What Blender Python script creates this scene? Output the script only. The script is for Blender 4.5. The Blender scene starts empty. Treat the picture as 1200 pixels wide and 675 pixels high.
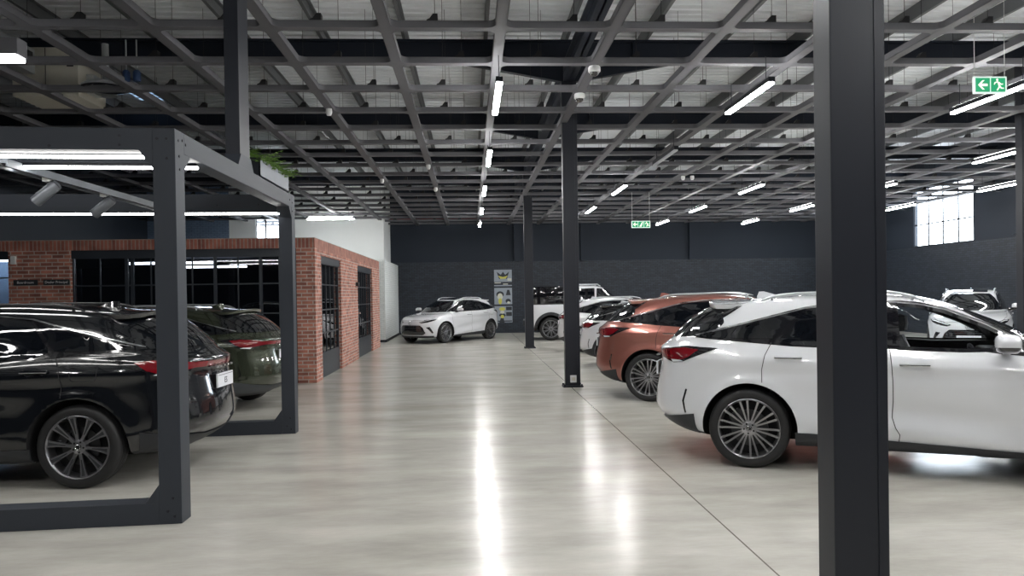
import bpy, bmesh, math, random
import numpy as np
from mathutils import Vector, Matrix
from mathutils.bvhtree import BVHTree
random.seed(7)
R = math.radians
sc = bpy.context.scene
col = sc.collection

# ------------------------------------------------------------------ view
sc.view_settings.view_transform = 'Standard'
sc.view_settings.look = 'None'
sc.view_settings.gamma = 1.0
sc.view_settings.use_curve_mapping = False
sc.view_settings.exposure = 1.88
sc.cycles.max_bounces = 10
sc.cycles.diffuse_bounces = 4
sc.cycles.glossy_bounces = 5
sc.cycles.transparent_max_bounces = 12
sc.cycles.sample_clamp_indirect = 6.0
sc.cycles.use_denoising = True
sc.cycles.caustics_reflective = False
sc.cycles.caustics_refractive = False

# ------------------------------------------------------------------ materials
def mat(name):
    m = bpy.data.materials.new(name); m.use_nodes = True
    nt = m.node_tree
    return m, nt, nt.nodes['Principled BSDF']
def simple(name, c, rough=.5, metal=0., coat=0., spec=.5, emit=None, es=0., noise=0., nscale=20., coat_r=.03):
    m, nt, b = mat(name)
    b.inputs['Base Color'].default_value = (*c, 1)
    b.inputs['Roughness'].default_value = rough
    b.inputs['Metallic'].default_value = metal
    b.inputs['Coat Weight'].default_value = coat
    b.inputs['Coat Roughness'].default_value = coat_r
    b.inputs['Specular IOR Level'].default_value = spec
    if emit:
        b.inputs['Emission Color'].default_value = (*emit, 1)
        b.inputs['Emission Strength'].default_value = es
    if noise:
        tc = nt.nodes.new('ShaderNodeTexCoord'); n = nt.nodes.new('ShaderNodeTexNoise')
        n.inputs['Scale'].default_value = nscale; n.inputs['Detail'].default_value = 4
        mr = nt.nodes.new('ShaderNodeMapRange')
        mr.inputs['To Min'].default_value = 1 - noise; mr.inputs['To Max'].default_value = 1 + noise
        mx = nt.nodes.new('ShaderNodeMix'); mx.data_type = 'RGBA'; mx.blend_type = 'MULTIPLY'
        mx.inputs['Factor'].default_value = 1; mx.inputs['A'].default_value = (*c, 1)
        nt.links.new(tc.outputs['Object'], n.inputs['Vector'])
        nt.links.new(n.outputs['Fac'], mr.inputs['Value'])
        nt.links.new(mr.outputs['Result'], mx.inputs['B'])
        nt.links.new(mx.outputs['Result'], b.inputs['Base Color'])
    return m
def srgb(r, g, b):
    f = lambda v: ((v/255+.055)/1.055)**2.4 if v > 10 else v/255/12.92
    return (f(r), f(g), f(b))

M = {}
M['steel'] = simple('charcoal painted steel', srgb(58, 62, 72), .42, spec=.3, noise=.08, nscale=6)
M['steel_dark'] = simple('dark painted steel', srgb(28, 31, 38), .45, spec=.3)
M['grid'] = simple('charcoal grid paint', srgb(96, 96, 100), .6, spec=.25, noise=.06, nscale=8)
M['rafter'] = simple('blue black girder paint', srgb(30, 35, 45), .55, spec=.25)
M['purlin'] = simple('galvanised purlin', srgb(96, 98, 100), .5, metal=.2)
M['pergola'] = simple('pergola charcoal paint', srgb(56, 60, 67), .5, spec=.25)
M['black'] = simple('black plastic', (.012, .012, .014), .45)
M['block'] = simple('black clamp', (.01, .01, .012), .6)
M['rubber'] = simple('tyre rubber', (.010, .010, .011), .6, noise=.15, nscale=60)
M['glass_dark'] = simple('privacy glass', (.004, .005, .007), .02, spec=.6, coat=1)
M['gloss_black'] = simple('gloss black trim', (.006, .006, .008), .08, coat=1)
M['clad'] = simple('grey black cladding', srgb(42, 44, 48), .55)
M['clad_grey'] = simple('charcoal cladding', srgb(70, 74, 78), .55)
M['chrome'] = simple('chrome', (.75, .76, .78), .12, metal=1)
M['rim_silver'] = simple('machined alloy', srgb(160, 160, 163), .3, metal=.9)
M['rim_grey'] = simple('dark machined alloy', srgb(142, 142, 146), .3, metal=.9)
M['disc'] = simple('brake disc', srgb(74, 74, 76), .35, metal=1)
M['well'] = simple('wheel well', (.008, .008, .009), .8)
M['red'] = simple('red lamp', (.17, .005, .010), .12, coat=1)
M['lamp_clear'] = simple('clear lamp', (.75, .78, .8), .1, coat=1)
M['plate'] = simple('white plate', srgb(232, 234, 240), .35)
M['ink'] = simple('dark ink', srgb(60, 66, 80), .5)
M['white_paint'] = simple('white car paint', srgb(214, 216, 220), .22, coat=1, spec=.5)
M['copper_paint'] = simple('copper car paint', srgb(160, 102, 91), .3, metal=.6, coat=1)
M['black_paint'] = simple('black car paint', (.0055, .0065, .0085), .14, coat=1)
M['green_paint'] = simple('dark green car paint', srgb(60, 66, 52), .22, metal=.5, coat=1)
M['seam'] = simple('shut line', (.02, .02, .022), .7)
M['cabin'] = simple('cabin lining', (.015, .015, .017), .7)
M['seat'] = simple('seat leather', srgb(44, 45, 50), .45)
M['seat_piping'] = simple('seat piping', srgb(150, 152, 156), .5)
M['white_wall'] = simple('white plaster', srgb(234, 237, 236), .7, noise=.03, nscale=2)
M['dark_wall'] = simple('charcoal plaster', srgb(38, 45, 55), .6, spec=.3, noise=.05, nscale=1.5)
M['roof'] = simple('galvanised roof sheet', srgb(226, 230, 233), .5, metal=.05, noise=.07, nscale=2.2)
M['tube'] = simple('lit diffuser', (.9, .9, .9), .5, emit=(1, .995, .98), es=42.)
M['added_uplight'] = simple('added uplight on top of the tube lights', (.9, .9, .9), .5, emit=(1, .995, .98), es=9.)  # glow added on top of the housings to brighten the roof
M['strip'] = simple('lit strip', (.9, .9, .9), .5, emit=(1, .99, .96), es=6.5)
M['rooflight'] = simple('daylit roof pane', (.6, .7, .8), .4, emit=(.45, .68, 1), es=.22)
M['spot'] = simple('spotlight grey', srgb(104, 108, 114), .35, metal=.3)
M['strip_box'] = simple('lit panel', (.9, .9, .9), .5, emit=(1, 1, 1), es=6.)
M['unlit'] = simple('unlit diffuser', srgb(190, 195, 200), .4)
M['white_plastic'] = simple('white plastic', srgb(225, 226, 226), .4)
M['duct'] = simple('galvanised duct', srgb(196, 200, 202), .35, metal=.7, noise=.1, nscale=5)
M['unit'] = simple('cream enamel casing', srgb(214, 210, 198), .5)
M['blue_box'] = simple('blue valve', srgb(34, 62, 104), .5)
M['red_pipe'] = simple('red pipe', srgb(150, 40, 45), .5)
M['sign_green'] = simple('exit green', srgb(16, 128, 84), .4, emit=srgb(16, 128, 84), es=.35)
M['sign_pale'] = simple('exit pale', srgb(226, 236, 206), .4, emit=srgb(226, 236, 206), es=.35)
M['sign_white'] = simple('exit frame', srgb(215, 232, 224), .4, emit=srgb(215, 232, 224), es=.2)
M['plaque'] = simple('dark plaque', srgb(38, 40, 46), .5)
M['text'] = simple('white lettering', srgb(228, 230, 232), .5)
M['pane_red'] = M['red']
M['poster_grey'] = simple('poster grey', srgb(150, 158, 168), .5)
M['poster_dark'] = simple('poster dark', srgb(46, 50, 56), .5)
M['poster_yellow'] = simple('poster yellow', srgb(206, 200, 90), .5)
M['poster_cream'] = simple('poster cream', srgb(205, 205, 190), .5)
M['fern'] = simple('fern green', srgb(104, 140, 60), .55, noise=.3, nscale=9)
M['planter'] = simple('planter steel', srgb(112, 118, 126), .5, noise=.12, nscale=7)
M['paper'] = simple('white paper', srgb(222, 226, 228), .6)
M['office_dark'] = simple('office dark lining', srgb(40, 44, 52), .7)
M['desk'] = simple('desk wood', srgb(120, 96, 74), .5)
M['blue_film'] = simple('pale blue blind', srgb(150, 180, 212), .5)

def glassmat(name, tint, refl):
    m = bpy.data.materials.new(name); m.use_nodes = True
    nt = m.node_tree; nt.nodes.clear()
    out = nt.nodes.new('ShaderNodeOutputMaterial'); mix = nt.nodes.new('ShaderNodeMixShader')
    tr = nt.nodes.new('ShaderNodeBsdfTransparent'); gl = nt.nodes.new('ShaderNodeBsdfGlossy')
    fr = nt.nodes.new('ShaderNodeFresnel'); fr.inputs['IOR'].default_value = refl
    tr.inputs['Color'].default_value = (*tint, 1); gl.inputs['Roughness'].default_value = .02
    nt.links.new(fr.outputs[0], mix.inputs[0]); nt.links.new(tr.outputs[0], mix.inputs[1])
    nt.links.new(gl.outputs[0], mix.inputs[2]); nt.links.new(mix.outputs[0], out.inputs[0])
    return m
M['pane'] = glassmat('clear pane', (.93, .95, .96), 1.25)
M['shop_glass'] = glassmat('smoked shop glass', (.52, .56, .62), 1.6)

def brick(name, c1, c2, mortar, bump=.6, rough=.8, bw=.225, rh=.0755, m_size=.011, soldier=None, mottling=.25):
    m, nt, b = mat(name)
    uv = nt.nodes.new('ShaderNodeUVMap'); uv.uv_map = 'UVMap'
    br = nt.nodes.new('ShaderNodeTexBrick')
    br.inputs['Scale'].default_value = 1; br.inputs['Brick Width'].default_value = bw
    br.inputs['Row Height'].default_value = rh; br.inputs['Mortar Size'].default_value = m_size
    br.inputs['Mortar Smooth'].default_value = .25; br.inputs['Bias'].default_value = -.1
    br.inputs['Color1'].default_value = (*c1, 1); br.inputs['Color2'].default_value = (*c2, 1)
    br.inputs['Mortar'].default_value = (*mortar, 1)
    nt.links.new(uv.outputs[0], br.inputs['Vector'])
    n = nt.nodes.new('ShaderNodeTexNoise'); n.inputs['Scale'].default_value = 5; n.inputs['Detail'].default_value = 6
    nt.links.new(uv.outputs[0], n.inputs['Vector'])
    mr = nt.nodes.new('ShaderNodeMapRange'); mr.inputs['From Min'].default_value = .3; mr.inputs['From Max'].default_value = .7
    mr.inputs['To Min'].default_value = 1 - mottling; mr.inputs['To Max'].default_value = 1 + mottling
    nt.links.new(n.outputs['Fac'], mr.inputs['Value'])
    mx = nt.nodes.new('ShaderNodeMix'); mx.data_type = 'RGBA'; mx.blend_type = 'MULTIPLY'; mx.inputs['Factor'].default_value = 1
    src, fac = br.outputs['Color'], br.outputs['Fac']
    nt.links.new(src, mx.inputs['A']); nt.links.new(mr.outputs[0], mx.inputs['B'])
    nt.links.new(mx.outputs['Result'], b.inputs['Base Color'])
    bp = nt.nodes.new('ShaderNodeBump'); bp.inputs['Strength'].default_value = bump; bp.inputs['Distance'].default_value = .012; bp.invert = True
    nt.links.new(fac, bp.inputs['Height']); nt.links.new(bp.outputs[0], b.inputs['Normal'])
    b.inputs['Roughness'].default_value = rough
    return m
M['brick'] = brick('red face brick', srgb(186, 122, 104), srgb(128, 80, 70), srgb(184, 170, 160), .5)
M['brick_soldier'] = brick('red soldier course', srgb(170, 106, 90), srgb(134, 82, 72), srgb(158, 142, 132), .5, bw=.0755, rh=.225)
M['brick_dark'] = brick('charcoal painted brick', srgb(48, 55, 66), srgb(34, 41, 50), srgb(22, 27, 34), 1.0, .5, mottling=.12)
M['brick_white'] = brick('white painted brick', srgb(234, 237, 236), srgb(226, 230, 229), srgb(210, 214, 213), .5, .6, mottling=.04)
M['brick_daylight_tint'] = brick('painted brick with blue daylight in its colour', srgb(122, 142, 168), srgb(116, 136, 162), srgb(90, 108, 134), .6, .6, mottling=.1)  # blue of the daylight falling on grey brick is mixed into its colour

def floor_mat():
    m, nt, b = mat('polished concrete')
    L = nt.links.new
    tc = nt.nodes.new('ShaderNodeTexCoord')
    mp = nt.nodes.new('ShaderNodeMapping'); mp.inputs['Scale'].default_value = (.55, 1.5, 1)
    L(tc.outputs['Object'], mp.inputs['Vector'])
    n1 = nt.nodes.new('ShaderNodeTexNoise'); n1.inputs['Scale'].default_value = 1.1; n1.inputs['Detail'].default_value = 9; n1.inputs['Roughness'].default_value = .65
    L(mp.outputs[0], n1.inputs['Vector'])
    r1 = nt.nodes.new('ShaderNodeValToRGB')
    r1.color_ramp.elements[0].position = .3; r1.color_ramp.elements[0].color = (*srgb(166, 163, 155), 1)
    r1.color_ramp.elements[1].position = .72; r1.color_ramp.elements[1].color = (*srgb(205, 202, 194), 1)
    L(n1.outputs['Fac'], r1.inputs['Fac'])
    # saw-cut joint that runs the length of the hall
    sx = nt.nodes.new('ShaderNodeSeparateXYZ'); L(tc.outputs['Object'], sx.inputs[0])
    sub = nt.nodes.new('ShaderNodeMath'); sub.operation = 'SUBTRACT'; sub.inputs[1].default_value = 1.835; L(sx.outputs['X'], sub.inputs[0])
    ab = nt.nodes.new('ShaderNodeMath'); ab.operation = 'ABSOLUTE'; L(sub.outputs[0], ab.inputs[0])
    lt = nt.nodes.new('ShaderNodeMath'); lt.operation = 'LESS_THAN'; lt.inputs[1].default_value = .006; L(ab.outputs[0], lt.inputs[0])
    mx = nt.nodes.new('ShaderNodeMix'); mx.data_type = 'RGBA'
    L(lt.outputs[0], mx.inputs['Factor']); L(r1.outputs['Color'], mx.inputs['A']); mx.inputs['B'].default_value = (*srgb(112, 106, 98), 1)
    L(mx.outputs['Result'], b.inputs['Base Color'])
    n2 = nt.nodes.new('ShaderNodeTexNoise'); n2.inputs['Scale'].default_value = 2.4; n2.inputs['Detail'].default_value = 6
    L(mp.outputs[0], n2.inputs['Vector'])
    mr = nt.nodes.new('ShaderNodeMapRange'); mr.inputs['From Min'].default_value = .15; mr.inputs['From Max'].default_value = .85
    mr.inputs['To Min'].default_value = .17; mr.inputs['To Max'].default_value = .27
    L(n2.outputs['Fac'], mr.inputs['Value']); L(mr.outputs[0], b.inputs['Roughness'])
    mp2 = nt.nodes.new('ShaderNodeMapping'); mp2.inputs['Scale'].default_value = (8, 20, 1)
    L(tc.outputs['Object'], mp2.inputs['Vector'])
    n3 = nt.nodes.new('ShaderNodeTexNoise'); n3.inputs['Scale'].default_value = 1.5; n3.inputs['Detail'].default_value = 1
    L(mp2.outputs[0], n3.inputs['Vector'])
    bp = nt.nodes.new('ShaderNodeBump'); bp.inputs['Strength'].default_value = .05; bp.inputs['Distance'].default_value = .02
    L(n3.outputs['Fac'], bp.inputs['Height']); L(bp.outputs[0], b.inputs['Normal'])
    b.inputs['Specular IOR Level'].default_value = .42
    return m
M['floor'] = floor_mat()

# ------------------------------------------------------------------ mesh helpers
def T(o, label, cat, group=None, kind=None):
    if label: o['label'] = label
    if cat: o['category'] = cat
    if group: o['group'] = group
    if kind: o['kind'] = kind
    return o
def empty(name, label, cat, loc=(0, 0, 0), rz=0, group=None):
    o = bpy.data.objects.new(name, None); col.objects.link(o)
    o.location = loc; o.rotation_euler = (0, 0, rz); o.empty_display_size = .2
    return T(o, label, cat, group)
def link(name, me, parent=None):
    o = bpy.data.objects.new(name, me); col.objects.link(o)
    if parent is not None: o.parent = parent
    return o
class MB:
    """collects polygons of several materials and links them as one mesh object"""
    def __init__(s): s.v, s.f, s.m, s.uv = [], [], [], []; s.mats = []
    def mi(s, m):
        if m not in s.mats: s.mats.append(m)
        return s.mats.index(m)
    def add(s, vs, fs, m):
        o = len(s.v); s.v += [tuple(v) for v in vs]; k = s.mi(m)
        for f in fs: s.f.append([i+o for i in f]); s.m.append(k)
        return s
    def box(s, x0, x1, y0, y1, z0, z1, m):
        v = [(x0,y0,z0),(x1,y0,z0),(x1,y1,z0),(x0,y1,z0),(x0,y0,z1),(x1,y0,z1),(x1,y1,z1),(x0,y1,z1)]
        return s.add(v, [(0,3,2,1),(4,5,6,7),(0,1,5,4),(1,2,6,5),(2,3,7,6),(3,0,4,7)], m)
    def bbox(s, x0, x1, y0, y1, z0, z1, m, b=.01):
        """box with chamfered edges"""
        bm = bmesh.new(); bmesh.ops.create_cube(bm, size=1)
        for v in bm.verts:
            v.co = Vector(((x0+x1)/2+v.co.x*(x1-x0), (y0+y1)/2+v.co.y*(y1-y0), (z0+z1)/2+v.co.z*(z1-z0)))
        bmesh.ops.bevel(bm, geom=bm.edges[:], offset=b, segments=2, affect='EDGES', profile=.6)
        return s.bm(bm, m)
    def bm(s, bm, m):
        bm.verts.index_update()
        s.add([v.co[:] for v in bm.verts], [[v.index for v in f.verts] for f in bm.faces], m); bm.free(); return s
    def prism(s, pts, axis, a0, a1, m):
        """polygon pts (2D) swept along an axis 'x','y','z'"""
        n = len(pts)
        def P(p, a): return {'x': (a, p[0], p[1]), 'y': (p[0], a, p[1]), 'z': (p[0], p[1], a)}[axis]
        v = [P(p, a0) for p in pts]+[P(p, a1) for p in pts]
        f = [list(range(n))[::-1], list(range(n, 2*n))]+[[i, (i+1) % n, n+(i+1) % n, n+i] for i in range(n)]
        area = sum(pts[i][0]*pts[(i+1) % n][1]-pts[(i+1) % n][0]*pts[i][1] for i in range(n))
        if (area < 0) ^ (axis == 'y') ^ (a1 < a0): f = [g[::-1] for g in f]
        return s.add(v, f, m)
    def tube(s, pts, r, m, n=10, cap=True):
        pts = [Vector(p) for p in pts]; k = len(pts); rs = r if isinstance(r, (list, tuple)) else [r]*k
        v, f = [], []
        for i, p in enumerate(pts):
            d = (pts[min(i+1, k-1)]-pts[max(i-1, 0)]).normalized()
            up = Vector((0, 0, 1)) if abs(d.z) < .95 else Vector((1, 0, 0))
            a = d.cross(up).normalized(); b = d.cross(a).normalized()
            for j in range(n):
                t = 2*math.pi*j/n; v.append(p+a*math.cos(t)*rs[i]+b*math.sin(t)*rs[i])
        for i in range(k-1):
            for j in range(n): f.append((i*n+j, i*n+(j+1) % n, (i+1)*n+(j+1) % n, (i+1)*n+j))
        if cap: f.append(tuple(range(n))[::-1]); f.append(tuple((k-1)*n+j for j in range(n)))
        return s.add(v, f, m)
    def lathe(s, prof, m, n=48, axis='y', c=(0, 0, 0), cap0=False, cap1=False):
        """prof: (radius, offset along axis)"""
        v, f = [], []; k = len(prof)
        for r, a in prof:
            for j in range(n):
                t = 2*math.pi*j/n; p, q = r*math.cos(t), r*math.sin(t)
                w = {'y': (p, a, q), 'x': (a, p, q), 'z': (p, q, a)}[axis]
                v.append((w[0]+c[0], w[1]+c[1], w[2]+c[2]))
        for i in range(k-1):
            for j in range(n): f.append((i*n+j, i*n+(j+1) % n, (i+1)*n+(j+1) % n, (i+1)*n+j))
        if cap0: f.append(tuple(range(n)))
        if cap1: f.append(tuple((k-1)*n+j for j in range(n)))
        return s.add(v, f, m)
    def sphere(s, c, r, m, n=16, sx=1, sy=1, sz=1):
        bm = bmesh.new(); bmesh.ops.create_uvsphere(bm, u_segments=n, v_segments=n//2, radius=r)
        for v in bm.verts: v.co = Vector((v.co.x*sx+c[0], v.co.y*sy+c[1], v.co.z*sz+c[2]))
        return s.bm(bm, m)
    def xform(s, fn): s.v = [tuple(fn(Vector(v))) for v in s.v]; return s
    def mesh(s, name, smooth=None, fix=True):
        me = bpy.data.meshes.new(name); me.from_pydata(s.v, [], s.f)
        for m in s.mats: me.materials.append(m)
        me.polygons.foreach_set('material_index', s.m)
        if fix:
            bm = bmesh.new(); bm.from_mesh(me); bmesh.ops.recalc_face_normals(bm, faces=bm.faces[:]); bm.to_mesh(me); bm.free()
        me.update()
        uvl = me.uv_layers.new(name='UVMap')
        for p in me.polygons:
            nx, ny, nz = (abs(c) for c in p.normal)
            for li in p.loop_indices:
                c = me.vertices[me.loops[li].vertex_index].co
                uvl.data[li].uv = (c.y, c.z) if nx >= ny and nx >= nz else ((c.x, c.z) if ny >= nz else (c.x, c.y))
        if smooth is not None:
            me.shade_smooth(); me.set_sharp_from_angle(angle=R(smooth))
        return me
    def build(s, name, parent=None, smooth=None, fix=True): return link(name, s.mesh(name, smooth, fix), parent)
def copy_tree(o, parent=None):
    c = o.copy(); col.objects.link(c)
    if parent is not None: c.parent = parent
    for ch in list(o.children): copy_tree(ch, c)
    return c
def structure(name, mb, smooth=None, label=None):
    o = mb.build(name, None, smooth); o['kind'] = 'structure'
    if label: o['label'] = label
    return o
def text_mesh(body, size, m, align='CENTER', ext=.001):
    cu = bpy.data.curves.new('lettering', 'FONT'); cu.body = body; cu.size = size; cu.align_x = align; cu.align_y = 'CENTER'; cu.extrude = ext
    cu.resolution_u = 3
    o = bpy.data.objects.new('lettering', cu); col.objects.link(o)
    dg = bpy.context.evaluated_depsgraph_get()
    me = bpy.data.meshes.new_from_object(o.evaluated_get(dg))
    bpy.data.objects.remove(o); me.materials.clear(); me.materials.append(m)
    return me

# ================================================================== cars
def pchip(xs, ys, q):
    xs = np.asarray(xs, float); ys = np.asarray(ys, float); q = np.clip(np.asarray(q, float), xs[0], xs[-1])
    if len(xs) == 1: return np.full_like(q, ys[0])
    h = np.diff(xs); d = np.diff(ys, axis=0)/(h if ys.ndim == 1 else h[:, None])
    mm = np.zeros_like(ys)
    if len(xs) > 2:
        hh = h if ys.ndim == 1 else h[:, None]
        w1 = 2*hh[1:]+hh[:-1]; w2 = hh[1:]+2*hh[:-1]
        with np.errstate(divide='ignore', invalid='ignore'):
            hm = (w1+w2)/(w1/d[:-1]+w2/d[1:])
        mm[1:-1] = np.where(d[:-1]*d[1:] > 0, hm, 0)
        mm[0] = d[0]; mm[-1] = d[-1]
    else: mm[:] = d[0]
    i = np.clip(np.searchsorted(xs, q)-1, 0, len(xs)-2)
    t = (q-xs[i])/h[i]; H = h[i]
    if ys.ndim > 1: t = t[:, None]; H = H[:, None]
    return (2*t**3-3*t**2+1)*ys[i]+(t**3-2*t**2+t)*H*mm[i]+(-2*t**3+3*t**2)*ys[i+1]+(t**3-t**2)*H*mm[i+1]

def ring_body(rings, N=120, rows=84, sculpt=None):
    """rings: (W, xr, xf, pr, pf, q, [(x, z)...]) stacked from the underside up"""
    K = []
    for W, xr, xf, pr, pf, q, zk in rings:
        t = -np.cos(np.linspace(0, math.pi, N+1)); xc = (xr+xf)/2
        x = np.where(t < 0, xc+t*(xc-xr), xc+t*(xf-xc))
        p = np.where(t < 0, pr, pf)
        y = W*np.maximum(0, 1-np.abs(t)**p)**(1/q)
        zk = sorted(zk); z = pchip([a for a, b in zk], [b for a, b in zk], x)
        K.append(np.stack([x, y, z], 1))
    K = np.array(K)                                   # [k, N+1, 3]
    d = np.linalg.norm(np.diff(K, axis=0), axis=2).mean(1)
    s = np.concatenate([[0], np.cumsum(d)])
    q = np.concatenate([np.linspace(s[i], s[i+1], max(2, int(round(rows*d[i]/s[-1]))+1))[:-1] for i in range(len(d))]+[[s[-1]]])
    S = pchip(s, K.reshape(len(K), -1), q).reshape(len(q), N+1, 3)
    if sculpt is not None: S[:, :, 1] = sculpt(S[:, :, 0], S[:, :, 1], S[:, :, 2])
    n = 2*N; v, f = [], []
    for row in S:
        for j in range(N+1):
            y = row[j, 1] if 0 < j < N else 0.
            v.append((row[j, 0], y, row[j, 2]))
        for j in range(N-1, 0, -1): v.append((row[j, 0], -row[j, 1], row[j, 2]))
    m = len(S)
    for i in range(m-1):
        for j in range(n): f.append((i*n+j, i*n+(j+1) % n, (i+1)*n+(j+1) % n, (i+1)*n+j))
    f = [g[::-1] for g in f]
    # close underside and roof with strips across the car
    for base, flip in ((0, False), ((m-1)*n, True)):
        for j in range(N):
            a, b2 = base+j, base+j+1; c, e = base+(n-j-1) % n if j < N-1 else base+j+1, base+(n-j) % n
            g = []
            for k in (a, b2, c, e):
                if k not in g: g.append(k)
            if len(g) > 2: f.append(tuple(g) if flip else tuple(g[::-1]))
    me = bpy.data.meshes.new('body'); me.from_pydata(v, [], f); me.update()
    bm = bmesh.new(); bm.from_mesh(me); bmesh.ops.recalc_face_normals(bm, faces=bm.faces[:])
    bm.to_mesh(me); bm.free(); me.update()
    return me
def boolean(me, cutters):
    o = bpy.data.objects.new('work', me); col.objects.link(o); cs = []
    for cm in cutters:
        c = bpy.data.objects.new('cut', cm); col.objects.link(c); cs.append(c)
        md = o.modifiers.new('b', 'BOOLEAN'); md.operation = 'DIFFERENCE'; md.solver = 'EXACT'; md.object = c
        md.material_mode = 'TRANSFER'
    dg = bpy.context.evaluated_depsgraph_get()
    out = bpy.data.meshes.new_from_object(o.evaluated_get(dg))
    for c in cs+[o]: bpy.data.objects.remove(c)
    return out
def rnd(pts, r, n=4):
    """rounds the corners of a polygon"""
    out = []; k = len(pts)
    for i in range(k):
        p0, p, p1 = (Vector(pts[i-1]), Vector(pts[i]), Vector(pts[(i+1) % k]))
        a = (p0-p); b = (p1-p); ra = min(r, a.length*.45); rb = min(r, b.length*.45)
        A = p+a.normalized()*ra; B = p+b.normalized()*rb
        for j in range(n+1):
            t = j/n; out.append(tuple(A*(1-t)**2+p*2*t*(1-t)+B*t*t))
    return out
class Skin:
    """puts panels, glass and trim onto a body surface"""
    def __init__(s, me):
        s.bvh = BVHTree.FromPolygons([v.co.copy() for v in me.vertices], [tuple(p.vertices) for p in me.polygons])
    def hit(s, pr, a, b):
        kind = pr[0]
        if kind == 'side': o, d = Vector((a, pr[1]*3, b)), Vector((0, -pr[1], 0))
        elif kind == 'rear': o, d = Vector((-6, a, b)), Vector((1, 0, 0))
        elif kind == 'front': o, d = Vector((6, a, b)), Vector((-1, 0, 0))
        elif kind == 'top': o, d = Vector((a, b, 4)), Vector((0, 0, -1))
        elif kind == 'rcyl':
            d = Vector((math.cos(R(a)), -math.sin(R(a)), 0)); o = Vector((-1.5, 0, b))-d*4
        elif kind == 'fcyl':
            d = Vector((-math.cos(R(a)), -math.sin(R(a)), 0)); o = Vector((1.5, 0, b))-d*4
        loc, n, i, t = s.bvh.ray_cast(o, d)
        if loc is None:
            loc, n, i, t = s.bvh.find_nearest(o+d*(4 if kind in ('rcyl', 'fcyl') else 3))
        if n.dot(d) > 0: n = -n
        return loc, n, d
    def patch(s, mb, pts, pr, m, off=.004, grid=.05, skirt=.012, sub=None):
        sc_ = 1/60 if pr[0] in ('rcyl', 'fcyl') else 1.     # degrees -> about metres
        P = []
        for i in range(len(pts)):
            a, b = Vector(pts[i]), Vector(pts[(i+1) % len(pts)])
            L = math.hypot((b.x-a.x)*sc_, b.y-a.y); n = max(1, int(L/.04))
            P += [a.lerp(b, k/n) for k in range(n)]
        bm = bmesh.new(); vs = [bm.verts.new((p.x*sc_, p.y, 0)) for p in P]
        bm.faces.new(vs); bmesh.ops.triangulate(bm, faces=bm.faces[:], ngon_method='EAR_CLIP')
        for ax in (0, 1):
            lo = min(v.co[ax] for v in bm.verts); hi = max(v.co[ax] for v in bm.verts); k = int((hi-lo)/grid)
            for i in range(1, k+1):
                co = [0, 0, 0]; no = [0, 0, 0]; co[ax] = lo+(hi-lo)*i/(k+1); no[ax] = 1
                bmesh.ops.bisect_plane(bm, geom=bm.verts[:]+bm.edges[:]+bm.faces[:], dist=1e-5, plane_co=co, plane_no=no)
        bmesh.ops.remove_doubles(bm, verts=bm.verts[:], dist=1e-5)
        bmesh.ops.recalc_face_normals(bm, faces=bm.faces[:])
        bound = [e for e in bm.edges if len(e.link_faces) == 1]
        dirs = {}
        for v in bm.verts:
            loc, n, d = s.hit(pr, v.co.x/sc_, v.co.y); v.co = loc+n*off; dirs[v] = d
        if skirt:
            new = {}
            for e in bound:
                for v in e.verts:
                    if v not in new: new[v] = bm.verts.new(v.co+dirs[v]*(skirt+off))
            for e in bound:
                a, b = e.verts
                try: bm.faces.new((a, b, new[b], new[a]))
                except ValueError: pass
        bmesh.ops.recalc_face_normals(bm, faces=bm.faces[:])
        mb.bm(bm, m); return mb
    def ribbon(s, mb, pts, w, pr, m, off=.003, closed=False, step=.03):
        sc_ = 1/60 if pr[0] in ('rcyl', 'fcyl') else 1.
        P = [Vector((a*sc_, b)) for a, b in pts]
        if closed: P.append(P[0])
        Q = []
        for a, b in zip(P, P[1:]):
            n = max(1, int((b-a).length/step)); Q += [a.lerp(b, k/n) for k in range(n)]
        Q.append(P[-1]); v = []; k = len(Q)
        for i, p in enumerate(Q):
            t = (Q[(i+1) % (k-1)] if closed and i == k-1 else Q[min(i+1, k-1)])-(Q[i-1] if i or not closed else Q[k-2])
            if not closed and i == 0: t = Q[1]-Q[0]
            nn = Vector((-t.y, t.x)).normalized()*w/2
            for q in (p+nn, p-nn):
                loc, n, d = s.hit(pr, q.x/sc_, q.y); v.append(loc+n*off)
        f = [(2*i, 2*i+1, 2*i+3, 2*i+2) for i in range(k-1)]
        mb.add(v, f, m); return mb
def both(fn):
    """calls fn(side) for the car's right (-1) and left (+1)"""
    return [fn(-1), fn(1)]

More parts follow.
